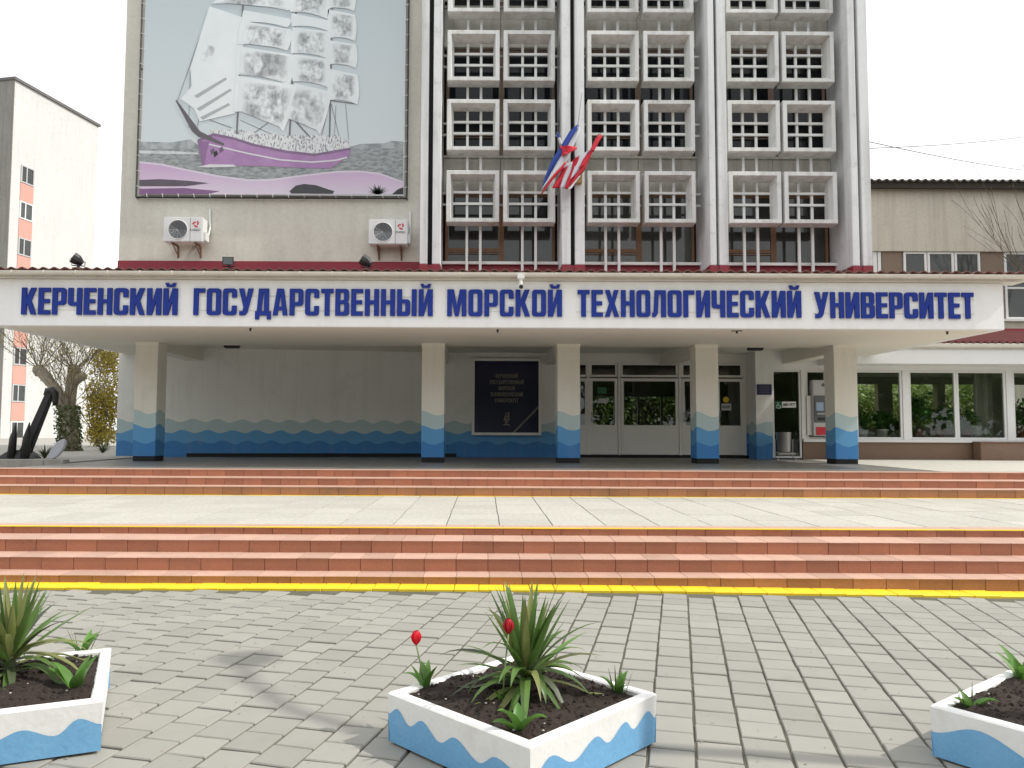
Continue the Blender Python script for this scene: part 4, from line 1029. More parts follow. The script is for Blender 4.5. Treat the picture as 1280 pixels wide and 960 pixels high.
bd = MB(); bd.prism([(ax0 + .30 + .05 * math.cos(k * .52), ya - .004, za1 - .14 + .05 * math.sin(k * .52)) for k in range(12)], (0, .006, 0)); build(bd, 'logo_disc', M['atmgrey'], atm)
boxo('side_panel', M['pvc'], atm, PXx(1008.5, 510, YW - .02), ax0 - .003, YW - .03, YW + .035, za0 + .02, za0 + h * .72)
# plaques, sticker, bin
pq = thing('wall_plaque', (PXx(955, 487, YW - .02), YW, PZz(955, 493.5, YW)), 'small dark blue plaque on the pier beside the side door', 'plaque')
x0, x1, z0, z1 = PXx(946.3, 487, YW - .02), PXx(964.6, 487, YW - .02), PZz(955, 493.5, YW - .02), PZz(955, 480.3, YW - .02)
build(MB().box(x0, x1, YW - .025, YW + .003, z0, z1), 'plate', M['plaqueblue'], pq, bevel=.003, seg=1)
tx = MB()
for k in range(5): tx.box(x0 + .06 + .03 * (k % 2), x1 - .06 - .03 * (k % 2), YW - .028, YW - .024, z1 - .06 - .045 * k, z1 - .05 - .045 * k)
build(tx, 'lettering', M['goldtxt'], pq)
sg = thing('access_sign', (PXx(980, 505, YW), YW + .07, PZz(980, 511, YW)), 'green wheelchair symbol with white strip label on the side door glass', 'sign')
ysg = YW + .068
x0, x1, z0, z1 = PXx(969, 505, ysg), PXx(977, 505, ysg), PZz(975, 511, ysg), PZz(975, 502, ysg)
build(MB().box(x0, x1, ysg, ysg + .006, z0, z1), 'green_plate', M['green'], sg)
wc = MB(); cx, cz = (x0 + x1) / 2, (z0 + z1) / 2 - .015
wc.tube([(cx + .055 * math.cos(R(a)), ysg - .002, cz - .02 + .055 * math.sin(R(a))) for a in range(110, 381, 30)], .008, 5)
wc.tube([(cx - .015, ysg - .002, cz + .07), (cx - .005, ysg - .002, cz + .0), (cx + .045, ysg - .002, cz), (cx + .07, ysg - .002, cz - .07)], .009, 5); wc.tube([(cx - .02, ysg - .004, cz + .088), (cx - .02, ysg, cz + .09)], .014, 8)
build(wc, 'wheelchair_symbol', M['pvc'], sg)
x0, x1, z0, z1 = PXx(977.6, 505, ysg), PXx(995, 505, ysg), PZz(986, 509.5, ysg), PZz(986, 502, ysg)
build(MB().box(x0, x1, ysg, ysg + .006, z0, z1), 'white_strip', M['pvc'], sg)
tx = MB(); q = random.Random(2); x = x0 + .03
while x < x1 - .04: 
    tx.box(x, x + .009, ysg - .003, ysg + .001, z0 + .045, z1 - .05)
    tx.box(x + .012, x + .026, ysg - .003, ysg + .001, z0 + q.choice((.045, .075, .1)), z0 + q.choice((.105, .12))); x += .034
build(tx, 'lettering', M['blackp'], sg)
st = thing('door_sticker', (PXx(907, 500, YD), YD + .02, PZz(907, 513, YD)), 'yellow disc and white notice stuck on the right door glass', 'sticker')
yst = YD + .012; c = P(907.5, 499.5, yst)
build(MB().prism([(c.x + .085 * math.cos(k * math.pi / 10), yst, c.z + .085 * math.sin(k * math.pi / 10)) for k in range(20)], (0, .005, 0)), 'yellow_disc', M['yel'], st)
x0, x1, z0, z1 = PXx(902, 508, yst), PXx(914, 508, yst), PZz(907, 513, yst), PZz(907, 504.5, yst)
build(MB().box(x0, x1, yst, yst + .005, z0, z1), 'notice', M['atmwhite'], st)
tx = MB()
for k in range(4): tx.box(x0 + .03 + .055 * k, x0 + .06 + .055 * k, yst - .003, yst + .001, z0 + .06, z1 - .06)
build(tx, 'lettering', M['blackp'], st)
ps = thing('door_poster', (PXx(753, 500, YD), YD + .02, PZz(753, 530, YD)), 'green and white notice behind the left door glass', 'poster')
yst = YD + .012
def pxo(name, a, b, c_, d_, m, par): return boxo(name, M[m], par, PXx(a, 505, yst), PXx(b, 505, yst), yst, yst + .005, PZz(753, d_, yst), PZz(753, c_, yst))
pxo('green_card', 747, 758, 484, 492, 'green', ps); pxo('white_card', 748, 760, 498, 504, 'atmwhite', ps)
xb = PXx(979, 560, 21.35); bn = thing('litter_bin', (xb, 21.3, ZF), 'steel litter bin in a tube stand beside the side door', 'bin')
build(MB().lathe([(.16, .22), (.165, .23), (.195, .74), (.205, .75), (.185, .75), (.16, .3)], (xb, 21.3, ZF), 18), 'bucket', M['metal'], bn, True)
sd = MB()
for s_ in (-1, 1):
    sd.tube([(xb + s_ * .24, 21.1, ZF), (xb + s_ * .24, 21.1, ZF + .02), (xb + s_ * .24, 21.5, ZF + .02)], .014, 6); sd.tube([(xb + s_ * .24, 21.3, ZF), (xb + s_ * .24, 21.3, ZF + .55), (xb + s_ * .18, 21.3, ZF + .55)], .014, 6)
sd.tube([(xb - .24, 21.12, ZF + .16), (xb + .24, 21.12, ZF + .16)], .014, 6); sd.tube([(xb - .24, 21.3, ZF + .2), (xb + .24, 21.3, ZF + .2)], .014, 6)
build(sd, 'stand', M['metal'], bn)

# ================================================================== PLANTS
def leaf_strip(base, az, el, L, wd, droop, fold=.35, n=7, twist=0):
    mb = MB(); p = Vector(base); vs = []; e = el
    for i in range(n + 1):
        f = i / n
        dirv = Vector((math.cos(az) * math.cos(e), math.sin(az) * math.cos(e), math.sin(e)))
        side = Vector((-math.sin(az), math.cos(az), 0)); up = side.cross(dirv) * -1
        wv = wd * (min(1, .45 + f * 2.2) if f < .3 else 1) * (1 - max(0, (f - .35) / .65) ** 1.6) + .0008
        vs += [p + side * wv / 2 + up * wv * fold * .5, p.copy(), p - side * wv / 2 + up * wv * fold * .5]
        p = p + dirv * (L / n); e -= droop / n * (.5 + f * 1.3)
    fs = []
    for i in range(n):
        for k in range(2): fs.append((3 * i + k, 3 * i + k + 1, 3 * i + k + 4, 3 * i + k + 3))
    return mb.add(vs, fs)
def yucca(x, y, z, h, seed, lab, nleaf=62):
    q = random.Random(seed)
    t = thing('yucca_plant', (x, y, z), lab, 'plant', 'yuccas in the painted planters')
    build(MB().lathe([(.03, -.03), (.03, .05), (.022, h * .3), (.012, h * .4)], (x, y, z), 10), 'stem', M['yuccadk'], t, True)
    for k in range(nleaf):
        f = k / nleaf
        az = k * 2.39996 + q.uniform(-.3, .3)
        if f < .34: el, L, dr, m, zz = q.uniform(-.1, .6), q.uniform(.6, 1.0) * h, q.uniform(.9, 2.2), q.choice(('yucca2', 'yucca', 'yucca', 'yuccadk')), q.uniform(.05, .3)
        elif f < .6: el, L, dr, m, zz = q.uniform(.45, .9), q.uniform(.75, 1.0) * h, q.uniform(.2, 1.2), q.choice(('yucca', 'yucca', 'yucca2', 'yuccadk')), q.uniform(.1, .3)
        else: el, L, dr, m, zz = q.uniform(1.0, 1.52), q.uniform(.66, 1.0) * h, q.uniform(0, .18), q.choice(('yucca', 'yucca', 'yucca2')), q.uniform(.16, .34)
        wd = q.uniform(.034, .056)
        b = leaf_strip((x + .03 * math.cos(az), y + .03 * math.sin(az), z + zz * h), az, el, L, wd, dr)
        zmin = z + .012
        b.v = [(v[0], v[1], max(v[2], zmin + (i % 5) * .002)) for i, v in enumerate(b.v)]
        build(b, 'leaf', M[m], t, True)
    return t
def tulip(x, y, z, seed, lab, nleaf=4, flower=None, size=1.0, spikes=0, cat='tulip'):
    q = random.Random(seed)
    t = thing('tulip_plant', (x, y, z), lab, cat, 'tulips in the painted planters')
    a0 = q.uniform(0, 6)
    for k in range(nleaf):
        az = a0 + k * 2.2 + q.uniform(-.4, .4)
        b = leaf_strip((x + .01 * math.cos(az), y + .01 * math.sin(az), z - .01), az, q.uniform(.8, 1.35), q.uniform(.14, .21) * size, q.uniform(.045, .065) * size, q.uniform(.2, 1.3), fold=.7, n=6)
        build(b, 'leaf', M['tulipleaf'], t, True)
    for k in range(spikes):
        az = q.uniform(0, 6.28); b = leaf_strip((x + .04 * math.cos(az), y + .03 * math.sin(az), z - .01), az, q.uniform(1.1, 1.5), q.uniform(.12, .2), .008, .2, n=4)
        build(b, 'thin_leaf', M['yuccadk'], t, True)
    if flower:
        lean, hgt = flower
        p0 = Vector((x, y, z)); p1 = Vector((x + lean * .4, y, z + hgt * .5)); p2 = Vector((x + lean, y, z + hgt))
        build(MB().tube([p0, p1, p2], .0045, 6), 'stem', M['stalk'], t, True)
        hd = MB()
        for k in range(6):
            az = k * math.pi / 3; r_ = .021 if k % 2 else .018; vs = []
            for i in range(5):
                f = i / 4; rr = r_ * (.35 + 1.15 * math.sin(min(1, f * 1.25) * 1.9) * .75) * (1 if f < .7 else 1 - (f - .7) * 1.4); wdt = .023 * math.sin(.25 + f * 2.6)
                c_ = Vector((math.cos(az), math.sin(az), 0)); s_ = Vector((-math.sin(az), math.cos(az), 0)); b_ = p2 + Vector((0, 0, f * .074 - .003))
                vs += [b_ + c_ * rr * .85 + s_ * wdt, b_ + c_ * rr, b_ + c_ * rr * .85 - s_ * wdt]
            hd.add(vs, [(3 * i + j, 3 * i + j + 1, 3 * i + j + 4, 3 * i + j + 3) for i in range(4) for j in range(2)])
        build(hd, 'flower', M['petal'], t, True)
    return t
def planter(cx, cy, ang_, side, lab, waves, seed):
    t = thing('flower_planter', (cx, cy, 0), lab, 'planter', 'painted concrete planters', rot=ang_, local=True)
    h = .268; s = side / 2; wl = .062; q = random.Random(seed)
    mb = MB(); e = .010
    def ring(r, z): return [(-r, -r, z), (r, -r, z), (r, r, z), (-r, r, z)]
    rings = [ring(s - .012, .012), ring(s, h - e), ring(s - e, h), ring(s - wl + .008, h), ring(s - wl, h - .008), ring(s - wl - .004, .14)]
    vs = sum(rings, []); fs = [(3, 2, 1, 0), (20, 21, 22, 23)]
    for k in range(5):
        for i in range(4): fs.append((k * 4 + i, k * 4 + (i + 1) % 4, (k + 1) * 4 + (i + 1) % 4, (k + 1) * 4 + i))
    build(mb.add(vs, fs), 'box', M['plantwhite'], t)
    # painted waves, one sheet per face, 2 mm proud; face k rotated k*90deg
    for k in range(4):
        pts = waves[k % len(waves)]
        N = 48; up = []
        for i in range(N + 1):
            f = i / N; # catmull between control points
            xs = [p[0] for p in pts]; j = 0
            while j < len(pts) - 2 and f > pts[j + 1][0]: j += 1
            f0, f1 = pts[j], pts[j + 1]; g = (f - f0[0]) / (f1[0] - f0[0]); g = (1 - math.cos(math.pi * min(1, max(0, g)))) / 2
            up.append((f, f0[1] * (1 - g) + f1[1] * g))
        mbw = MB(); c, sn = math.cos(k * math.pi / 2), math.sin(k * math.pi / 2)
        def fp(f, z):
            x_ = (-s + .003) + f * (2 * s - .006); y_ = -(s - .012 * (1 - z / h)) - .002
            return (x_ * c - y_ * sn, x_ * sn + y_ * c, z)
        for i in range(N):
            mbw.add([fp(up[i][0], .013), fp(up[i + 1][0], .013), fp(up[i + 1][0], h * up[i + 1][1]), fp(up[i][0], h * up[i][1])], [(0, 1, 2, 3)])
        build(mbw, 'painted_wave', M['plantblue'], t)
    # soil
    G = 46; g = MB(); r = s - wl + .004; vs = []
    for j in range(G + 1):
        for i in range(G + 1):
            x_, y_ = -r + 2 * r * i / G, -r + 2 * r * j / G
            z_ = h - .028 + .022 * mnoise.noise((x_ * 5 + seed, y_ * 5, 1)) + .016 * mnoise.noise((x_ * 17, y_ * 17 + seed, 2)) + .012 * mnoise.noise((x_ * 45, y_ * 45, seed)) + .035 * (1 - (x_ * x_ + y_ * y_) / (2 * r * r))
            vs.append((x_, y_, z_))
    g.add(vs, [(j * (G + 1) + i, j * (G + 1) + i + 1, (j + 1) * (G + 1) + i + 1, (j + 1) * (G + 1) + i) for j in range(G) for i in range(G)])
    soil = build(g, 'soil', M['soil'], t, True)
    cl = MB()
    for k in range(900):
        x_, y_ = q.uniform(-r, r) * .97, q.uniform(-r, r) * .97; rr = q.uniform(.003, .014)
        i = int((x_ + r) / (2 * r) * G); j = int((y_ + r) / (2 * r) * G); z_ = vs[j * (G + 1) + i][2]
        cl.add([(x_ + rr * a[0] * q.uniform(.7, 1.3), y_ + rr * a[1] * q.uniform(.7, 1.3), z_ + rr * a[2]) for a in ((1, 0, 0), (0, 1, 0), (-1, 0, 0), (0, -1, 0), (0, 0, .9), (0, 0, -.6))], [(0, 1, 4), (1, 2, 4), (2, 3, 4), (3, 0, 4), (1, 0, 5), (2, 1, 5), (3, 2, 5), (0, 3, 5)])
    o = tag(build(cl, 'soil_crumbs', M['soil'], soil), kind='stuff')
    pb = MB()
    for k in range(16):
        x_, y_ = q.uniform(-r, r) * .9, q.uniform(-r, r) * .9; rr = q.uniform(.004, .008); i = int((x_ + r) / (2 * r) * G); j = int((y_ + r) / (2 * r) * G); z_ = vs[j * (G + 1) + i][2] + .002
        pb.lathe([(rr * .4, -rr * .5), (rr, 0), (rr * .5, rr * .6)], (x_, y_, z_), 6)
    tag(build(pb, 'soil_pebbles', M['slab'], soil), kind='stuff')
    return t
A = R(45)
w_left = [(0, .58), (.076, .74), (.172, .5), (.272, .70), (.405, .44), (.514, .64), (.68, .38), (.79, .60), (.92, .5), (1, .45)]
w_right = [(0, .4), (.14, .70), (.308, .43), (.48, .68), (.58, .47), (.718, .71), (.795, .50), (.921, .72), (1, .51)]
planter(.21, 4.21, -A, 1.01, 'square white planter with blue waves holding the yucca between two red tulips', [w_left, w_right], 1)
planter(-2.634, 4.337, R(23.5), 1.05, 'square white planter with blue waves holding a yucca and no open tulip', [[(0, .5), (.2, .3), (.36, .62), (.52, .45), (.66, .62), (.80, .44), (.90, .70), (1, .55)], [(0, .06), (1, .06)]], 2)
planter(2.98, 3.95, R(36.7) - R(90), 1.0, 'square white planter with blue waves holding only young leaf shoots', [[(0, .50), (.22, .76), (.50, .44), (.68, .62), (.88, .34), (1, .5)], w_left], 3)
def soilpt(px, py): 
    zt = .248
    a = (py - PY); v = -a / F; dz = math.sin(PITCH) + v * math.cos(PITCH); dy = math.cos(PITCH) - v * math.sin(PITCH)
    Y = (zt - CAMZ) / dz * dy; return P(px, py, Y)
p = soilpt(657, 868); yucca(p.x, p.y, 0.254, .50, 7, 'spiky green yucca growing in the planter between the red tulips', 70)
p = soilpt(12, 850); yucca(p.x, p.y, 0.254, .50, 12, 'spiky green yucca in the planter without open tulips', 64)
p = soilpt(531, 861); tulip(p.x, p.y, 0.236, 3, 'red tulip on a bare stem at the planter corner away from the yucca', 5, (-.05, .25), 1.0)
p = soilpt(628, 880); tulip(p.x, p.y, 0.244, 4, 'red tulip half hidden behind the yucca leaves', 2, (.03, .365), .7)
p = soilpt(648, 912); tulip(p.x, p.y, 0.229, 5, 'upright budding tulip leaves at the front corner of the yucca planter', 4, None, 1.05)
p = soilpt(772, 866); tulip(p.x, p.y, 0.236, 6, 'low tulip leaves with dark thin blades at the right corner of the yucca planter', 5, None, .9, 6)
p = soilpt(104, 816); tulip(p.x, p.y, 0.234, 8, 'leafy tulip shoot at the back corner of the planter without open tulips', 6, None, 1.0, 4)
p = soilpt(94, 864); tulip(p.x, p.y, 0.234, 9, 'spreading tulip leaves lapping over the rim of the planter without open tulips', 6, None, 1.25)
p = soilpt(1212, 882); tulip(p.x, p.y, 0.234, 10, 'small tulip shoot with thin dark blades at the corner of the shoot planter', 5, None, .8, 4)
p = soilpt(1277, 846); tulip(p.x, p.y, 0.234, 15, 'broad tulip leaves at the back rim of the shoot planter', 6, None, 1.15)

# ------------------------------------------------------------------ trees
def leaves_cloud(mb, centers, q, size, n, spread):
    for c in centers:
        for k in range(n):
            p = Vector(c) + Vector((q.gauss(0, spread), q.gauss(0, spread), q.gauss(0, spread)))
            a = Vector((q.uniform(-1, 1), q.uniform(-1, 1), q.uniform(-1, 1))).normalized(); b = a.orthogonal().normalized(); s_ = size * q.uniform(.6, 1.3)
            mb.add([p - a * s_, p + b * s_ * .5, p + a * s_, p - b * s_ * .5], [(0, 1, 2, 3)])
def grow(mb, p, d, r, L, lev, q, tips, spreadf=.55, segs=3, up=.15, nch=(2, 4), minr=.004):
    pts = [p]; rs = [r]; dd = d.copy(); x = p.copy()
    for k in range(segs):
        dd = (dd + Vector((q.uniform(-.18, .18), q.uniform(-.18, .18), q.uniform(-.1, .1) + up * .2))).normalized(); x = x + dd * (L / segs); pts.append(x.copy()); rs.append(max(minr, r * (1 - .45 * (k + 1) / segs)))
    mb.tube(pts, rs, 6 if r > .05 else 4 if r > .015 else 3, cap=False)
    tips.append(x.copy())
    if lev <= 0: return
    for k in range(q.randint(*nch)):
        i = q.randint(1, segs); base = pts[i]
        nd = (dd + Vector((q.uniform(-1, 1), q.uniform(-1, 1), q.uniform(-.4, .8))) * spreadf + Vector((0, 0, up))).normalized()
        grow(mb, base, nd, max(minr, rs[i] * q.uniform(.5, .7)), L * q.uniform(.6, .85), lev - 1, q, tips, spreadf, segs, up, nch, minr)
# pollarded tree with ivy
YTR = 26.0; q = random.Random(21)
b0 = P(87, 577, YTR); fork = P(85, 512, YTR); kn1 = P(49, 462, YTR); kn2 = P(93, 462, YTR + .4)
tr = thing('pollard_tree', (b0.x, YTR, .9), 'pollarded tree with ivy clad trunk and fine bare twigs behind the anchor', 'tree')
mb = MB(); mb.tube([(b0.x, YTR, .85), (b0.x, YTR, 1.5), tuple(fork)], [.30, .26, .27], 10)
mb.tube([tuple(fork - Vector((0, 0, .2))), tuple(fork.lerp(kn1, .5) + Vector((.1, 0, 0))), tuple(kn1)], [.22, .17, .2], 8); mb.tube([tuple(fork - Vector((0, 0, .2))), tuple(fork.lerp(kn2, .5)), tuple(kn2)], [.22, .19, .21], 8)
mb.tube([tuple(fork.lerp(kn2, .6)), tuple(P(103, 470, YTR))], [.12, .14], 7)
for kn, rr in ((kn1, .21), (kn2, .22), (P(103, 470, YTR), .15)):
    mb.lathe([(rr * .5, -rr * 1.1), (rr, -rr * .3), (rr * .95, rr * .3), (rr * .4, rr * .8)], tuple(kn), 9)
build(mb, 'trunk', M['bark'], tr, True)
tw = MB(); tips = []
for kn, cnt in ((kn1, 15), (kn2, 16), (P(103, 470, YTR), 7), (fork, 12), (fork.lerp(kn1, .5), 6), (fork.lerp(kn2, .5), 6)):
    for k in range(cnt):
        d = Vector((q.uniform(-.8, .8), q.uniform(-.6, .6), q.uniform(.25, 1.1))).normalized()
        grow(tw, Vector(kn), d, q.uniform(.010, .017), q.uniform(.8, 1.5), 2, q, tips, .75, 3, .2, (2, 4), .0035)
build(tw, 'crown', M['twig'], tr)
bd = MB(); leaves_cloud(bd, tips, q, .03, 5, .14); tag(build(bd, 'buds', M['budleaf'], tr), kind='stuff')
iv = MB()
for k in range(2200):
    f = q.uniform(0, 1); a = q.uniform(0, 6.28); c_ = Vector((b0.x, YTR, .9)).lerp(fork, f * 1.08); rr = .30 + q.gauss(0, .05)
    leaves_cloud(iv, [(c_.x + rr * math.cos(a), c_.y + rr * math.sin(a), c_.z)], q, .05, 1, .03)
tag(build(iv, 'ivy', M['ivy'], tr), kind='stuff')
# yellow flowering shrub
def shrub(px0, px1, py0, py1, Y, zb, name, lab, mat, n, size, seed, stems=6, cat='shrub', grp=None, dens=None):
    q = random.Random(seed); x0, x1 = PXx(px0, 500, Y), PXx(px1, 500, Y); z1 = PZz((px0 + px1) / 2, py0, Y); xc = (x0 + x1) / 2; hw = (x1 - x0) / 2; hh = z1 - zb
    t = thing(name, (xc, Y, zb), lab, cat, grp)
    sm = MB(); tips = []
    for k in range(stems):
        grow(sm, Vector((xc + q.uniform(-.25, .25) * hw, Y + q.uniform(-.2, .2), zb - .05)), Vector((q.uniform(-.35, .35), q.uniform(-.35, .35), 1)).normalized(), .045, hh * .42, 2, q, tips, .5, 4, .25, (2, 3), .008)
    build(sm, 'stems', M['twig'], t)
    lf = MB(); cen = []
    for k in range(n):
        u = q.uniform(-1, 1); v = q.uniform(-.8, .8); w_ = q.uniform(.06, 1)
        if (u * u + v * v) > 1.0 - .5 * abs(w_ - .55): continue
        if mnoise.noise((u * 2.2 + seed, v * 2.2, w_ * 3.5)) < -.12: continue
        cen.append((xc + u * hw, Y + v * hw, zb + w_ * hh))
    leaves_cloud(lf, cen, q, size, 5, size * 2.2)
    build(lf, 'foliage', mat, t)
    return t
shrub(112, 150, 438, 572, 33, .9, 'yellow_shrub', 'tall loose shrub in yellow spring bloom beside the wave painted wall', M['yellowleaf'], 2600, .06, 31)
# small dark spiky plant near stone
for px_, py_, lab in ((56, 573, 'small dark spiky plant between the anchor and the pale oval slab'), (128, 572, 'low dark plant under the yellow blooming shrub')):
    pp = P(px_, py_, 19.5 if px_ < 100 else 24); z = .93; q = random.Random(px_)
    t = thing('spiky_plant', (pp.x, pp.y, z), lab, 'plant', 'dark spiky plants in the bed')
    for k in range(22):
        build(leaf_strip((pp.x, pp.y, z - .01), q.uniform(0, 6.28), q.uniform(.5, 1.5), q.uniform(.3, .5), .04, q.uniform(0, .6)), 'leaf', M['yuccadk'], t)
# anchor
YA = 19.2; zA = .93
an = thing('ship_anchor', (PXx(35, 575, YA), YA, zA), 'big black ship anchor with its shank leaning right on the kerb bed', 'anchor')
crown = P(28, 571, YA); tip = P(63, 491, YA)
sd_ = (tip - crown).normalized(); px_ = Vector((sd_.z, 0, -sd_.x))
shk = MB()
def taperbox(mb, a, b, w0, w1, t0, t1, up=None):
    d = (b - a).normalized(); yv = Vector((0, 1, 0)); xv = d.cross(yv).normalized()
    r0 = [a + xv * sx_ * w0 + yv * sy_ * t0 for sx_, sy_ in ((-1, -1), (1, -1), (1, 1), (-1, 1))]; r1__ = [b + xv * sx_ * w1 + yv * sy_ * t1 for sx_, sy_ in ((-1, -1), (1, -1), (1, 1), (-1, 1))]
    mb.add(r0 + r1__, [(3, 2, 1, 0), (4, 5, 6, 7)] + [(i, (i + 1) % 4, (i + 1) % 4 + 4, i + 4) for i in range(4)])
taperbox(shk, crown + Vector((.05, 0, .05)), tip, .12, .085, .10, .08)
build(shk, 'shank', M['anchor'], an, bevel=.02)
hk = MB(); c_ = tip + Vector((-.02, 0, -.02))
hk.tube([c_ + Vector((-.06, 0, -.05)), c_ + Vector((-.03, 0, .07)), c_ + Vector((.07, 0, .09)), c_ + Vector((.14, 0, .0)), c_ + Vector((.15, 0, -.16)), c_ + Vector((.15, 0, -.30))], [.09, .10, .10, .085, .075, .06], 8)
build(hk, 'shackle', M['anchor'], an, True)
for pa, pt in (((14, 571), (20.5, 528)), ((31, 571), (37, 528))):
    fl = MB(); a = P(*pa, YA - .25); b_ = P(*pt, YA - .3); m_ = a.lerp(b_, .55)
    W_ = .16 if pa[0] == 14 else .18
    fl.tube([a + Vector((0, 0, -.03)), m_ + Vector((-.02, 0, 0)), b_], [W_ * .62, .085, .012], 8); build(fl, 'fluke', M['anchor'], an, True)
cb = MB(); a = P(9, 572, YA); b_ = P(46, 572, YA)
cb.add([(a.x - .15, YA - .3, zA - .01), (b_.x, YA - .3, zA - .01), (b_.x, YA + .3, zA - .01), (a.x - .15, YA + .3, zA - .01), (a.x + .15, YA - .22, zA + .2), (b_.x - .25, YA - .22, zA + .22), (b_.x - .25, YA + .22, zA + .22), (a.x + .15, YA + .22, zA + .2)], [(3, 2, 1, 0), (4, 5, 6, 7), (0, 1, 5, 4), (1, 2, 6, 5), (2, 3, 7, 6), (3, 0, 4, 7)])
build(cb, 'crown', M['anchor'], an, bevel=.03)
# oval slab
oc = P(72, 564, 19.0); ov = MB(); q = random.Random(3)
N = 20; pts = []
for k in range(N):
    a = 2 * math.pi * k / N; u, v = .13 * math.cos(a), .30 * math.sin(a); c, s = math.cos(R(-38)), math.sin(R(-38)); pts.append((oc.x + u * c - v * s, 18.96, .93 + .235 + u * s + v * c))
ov.prism(pts, (0, .09, 0))
ovt = build(ov, 'oval_slab', M['stone'], None, bevel=.02); tag(ovt, 'pale tilted oval slab standing beside the ivy clad tree', 'slab')

# ------------------------------------------------------------------ far block
nb = P(19, 100, 60); fb = P(123, 158, 69.4); zt = nb.z
pn = Vector((nb.x, nb.y, 0)); pf = Vector((fb.x, fb.y, 0)); sdv = (pf - pn); sl_ = sdv.length; sdv.normalize(); nv = Vector((sdv.y, -sdv.x, 0)); fv = -nv
blk = thing('tower_block', (nb.x, nb.y, .9), 'tall pale apartment block with a column of windows and pink panels at its corner', 'building')
def bl3(s_, n_, z): v = pn + sdv * s_ + nv * n_; return (v.x, v.y, z)
build(MB().prism([bl3(0, 0, .5), bl3(sl_, 0, .5), bl3(sl_, -26, .5), bl3(0, -26, .5)], (0, 0, zt - .5)), 'wall', M['blockwall'], blk)
build(MB().prism([bl3(-.15, .15, zt), bl3(sl_ + .15, .15, zt), bl3(sl_ + .15, -26, zt), bl3(-.15, -26, zt)], (0, 0, .22)), 'parapet', M['roofgrey'], blk)
def tpx(px, py): # distance along the side seen at pixel
    best = min(range(0, 200), key=lambda k: abs(PXx(px, py, (pn + sdv * (sl_ * k / 199)).y) - (pn + sdv * (sl_ * k / 199)).x)); return sl_ * best / 199
t0, t1 = tpx(26, 215), tpx(42.5, 215)
zh = PZz(30, 205, 60.8); k = 0
while zh > 2.2:
    z0 = zh - 1.42
    def sbox(a, b, n0, n1, za, zb): return MB().prism([bl3(a, n0, za), bl3(a, n1, za), bl3(b, n1, za), bl3(b, n0, za)], (0, 0, zb - za))
    fr = MB()
    for (a, b, za, zb) in ((t0, t0 + .1, z0, zh), (t1 - .1, t1, z0, zh), (t0 + .1, t1 - .1, z0, z0 + .1), (t0 + .1, t1 - .1, zh - .1, zh), ((t0 + t1) / 2 - .15, (t0 + t1) / 2 - .05, z0 + .1, zh - .1)):
        m_ = sbox(a, b, .0, .09, za, zb); fr.add(m_.v, m_.f)
    wn = build(fr, 'window', M['pvc'] if k % 3 == 1 else M['atmwhite'], blk)
    build(sbox(t0 + .08, t1 - .08, 0, .04, z0 + .08, zh - .08), 'pane', M['dglass2'], wn)
    if zh - 2.93 > 2.2: build(sbox(t0, t1, 0, .05, zh - 2.93 + .02, z0 - .02), 'pink_panel', M['pink'], blk)
    zh -= 2.93; k += 1
build(MB().prism([bl3(-.02, .0, .5), bl3(-.02, -26, .5), bl3(-.06, -26, .5), bl3(-.06, 0, .5)], (0, 0, zt - .5)), 'front_cladding', M['frontclad'], blk)
build(MB().prism([bl3(-.065, .0, .8), bl3(-.065, -26, .8), bl3(-.09, -26, .8), bl3(-.09, .0, .8)], (0, 0, 1.6)), 'blue_base', M['plantblue'], blk)

# ------------------------------------------------------------------ hall behind on the right
YH = 30.0; hx0 = XR + .02; hx1 = 42.
hall = thing('side_hall', (20, YH, .9), 'stained concrete hall with grey corrugated eaves behind the glazed wing', 'building')
zr = PZz(1180, 230, YH); zwt = PZz(1180, 238, YH); zwb = PZz(1180, 314, YH); zsl = PZz(1270, 402, YH)
build(MB().box(hx0, hx1, YH, YH + .4, zwb, zwt + .1), 'upper_wall', M['hallwall'], hall)
build(MB().box(hx0, hx1, YH, YH + .4, .5, zsl), 'lower_wall', M['hallwall'], hall)
build(MB().box(XR + .02, hx1, YH + .41, YH + 3.2, .5, zwt), 'body', M['hallwall'], hall)
build(corrugated(hx0, hx1, YH - .5, zr, YH + 3.4, zr + .7, .3, .045), 'roof_sheet', M['roofgrey'], hall)
build(MB().box(hx0, hx1, YH - .35, YH - .2, zwt - .02, zr - .05), 'eaves_board', M['darkwood'], hall)
def HX(p): return PXx(p, 327, YH)
boxo('window_ledge', M['pvc'], hall, hx0, hx1, YH - .1, YH + .1, zsl + .002, zsl + .09)
for a, b in ((1103, 1129), (1228, 1256)): boxo('brown_panel', M['brownpanel'], hall, HX(a), HX(b), YH + .1, YH + .3, zsl + .1, zwb - .002)
xs = [(1078, 1091), (1131, 1160), (1161, 1194), (1195, 1227), (1257, 1290), (1291, 1325), (1326, 1360)]
for a, b in xs:
    xa, xb = HX(a), HX(b); mb = MB(); frame(mb, xa, xb, zsl + .1, zwb - .003, .09, YH + .08, YH + .2)
    mb.box(xa + .09, xb - .09, YH + .09, YH + .19, zsl + 1.3, zsl + 1.38)
    wn = build(mb, 'window', M['pvc'], hall); boxo('pane', M['dglass2'], wn, xa + .05, xb - .05, YH + .13, YH + .15, zsl + .12, zwb - .05)
for a in (1093, 1099): boxo('mullion', M['pvc'], hall, HX(a), HX(a) + .15, YH + .1, YH + .25, zsl + .1, zwb - .004)
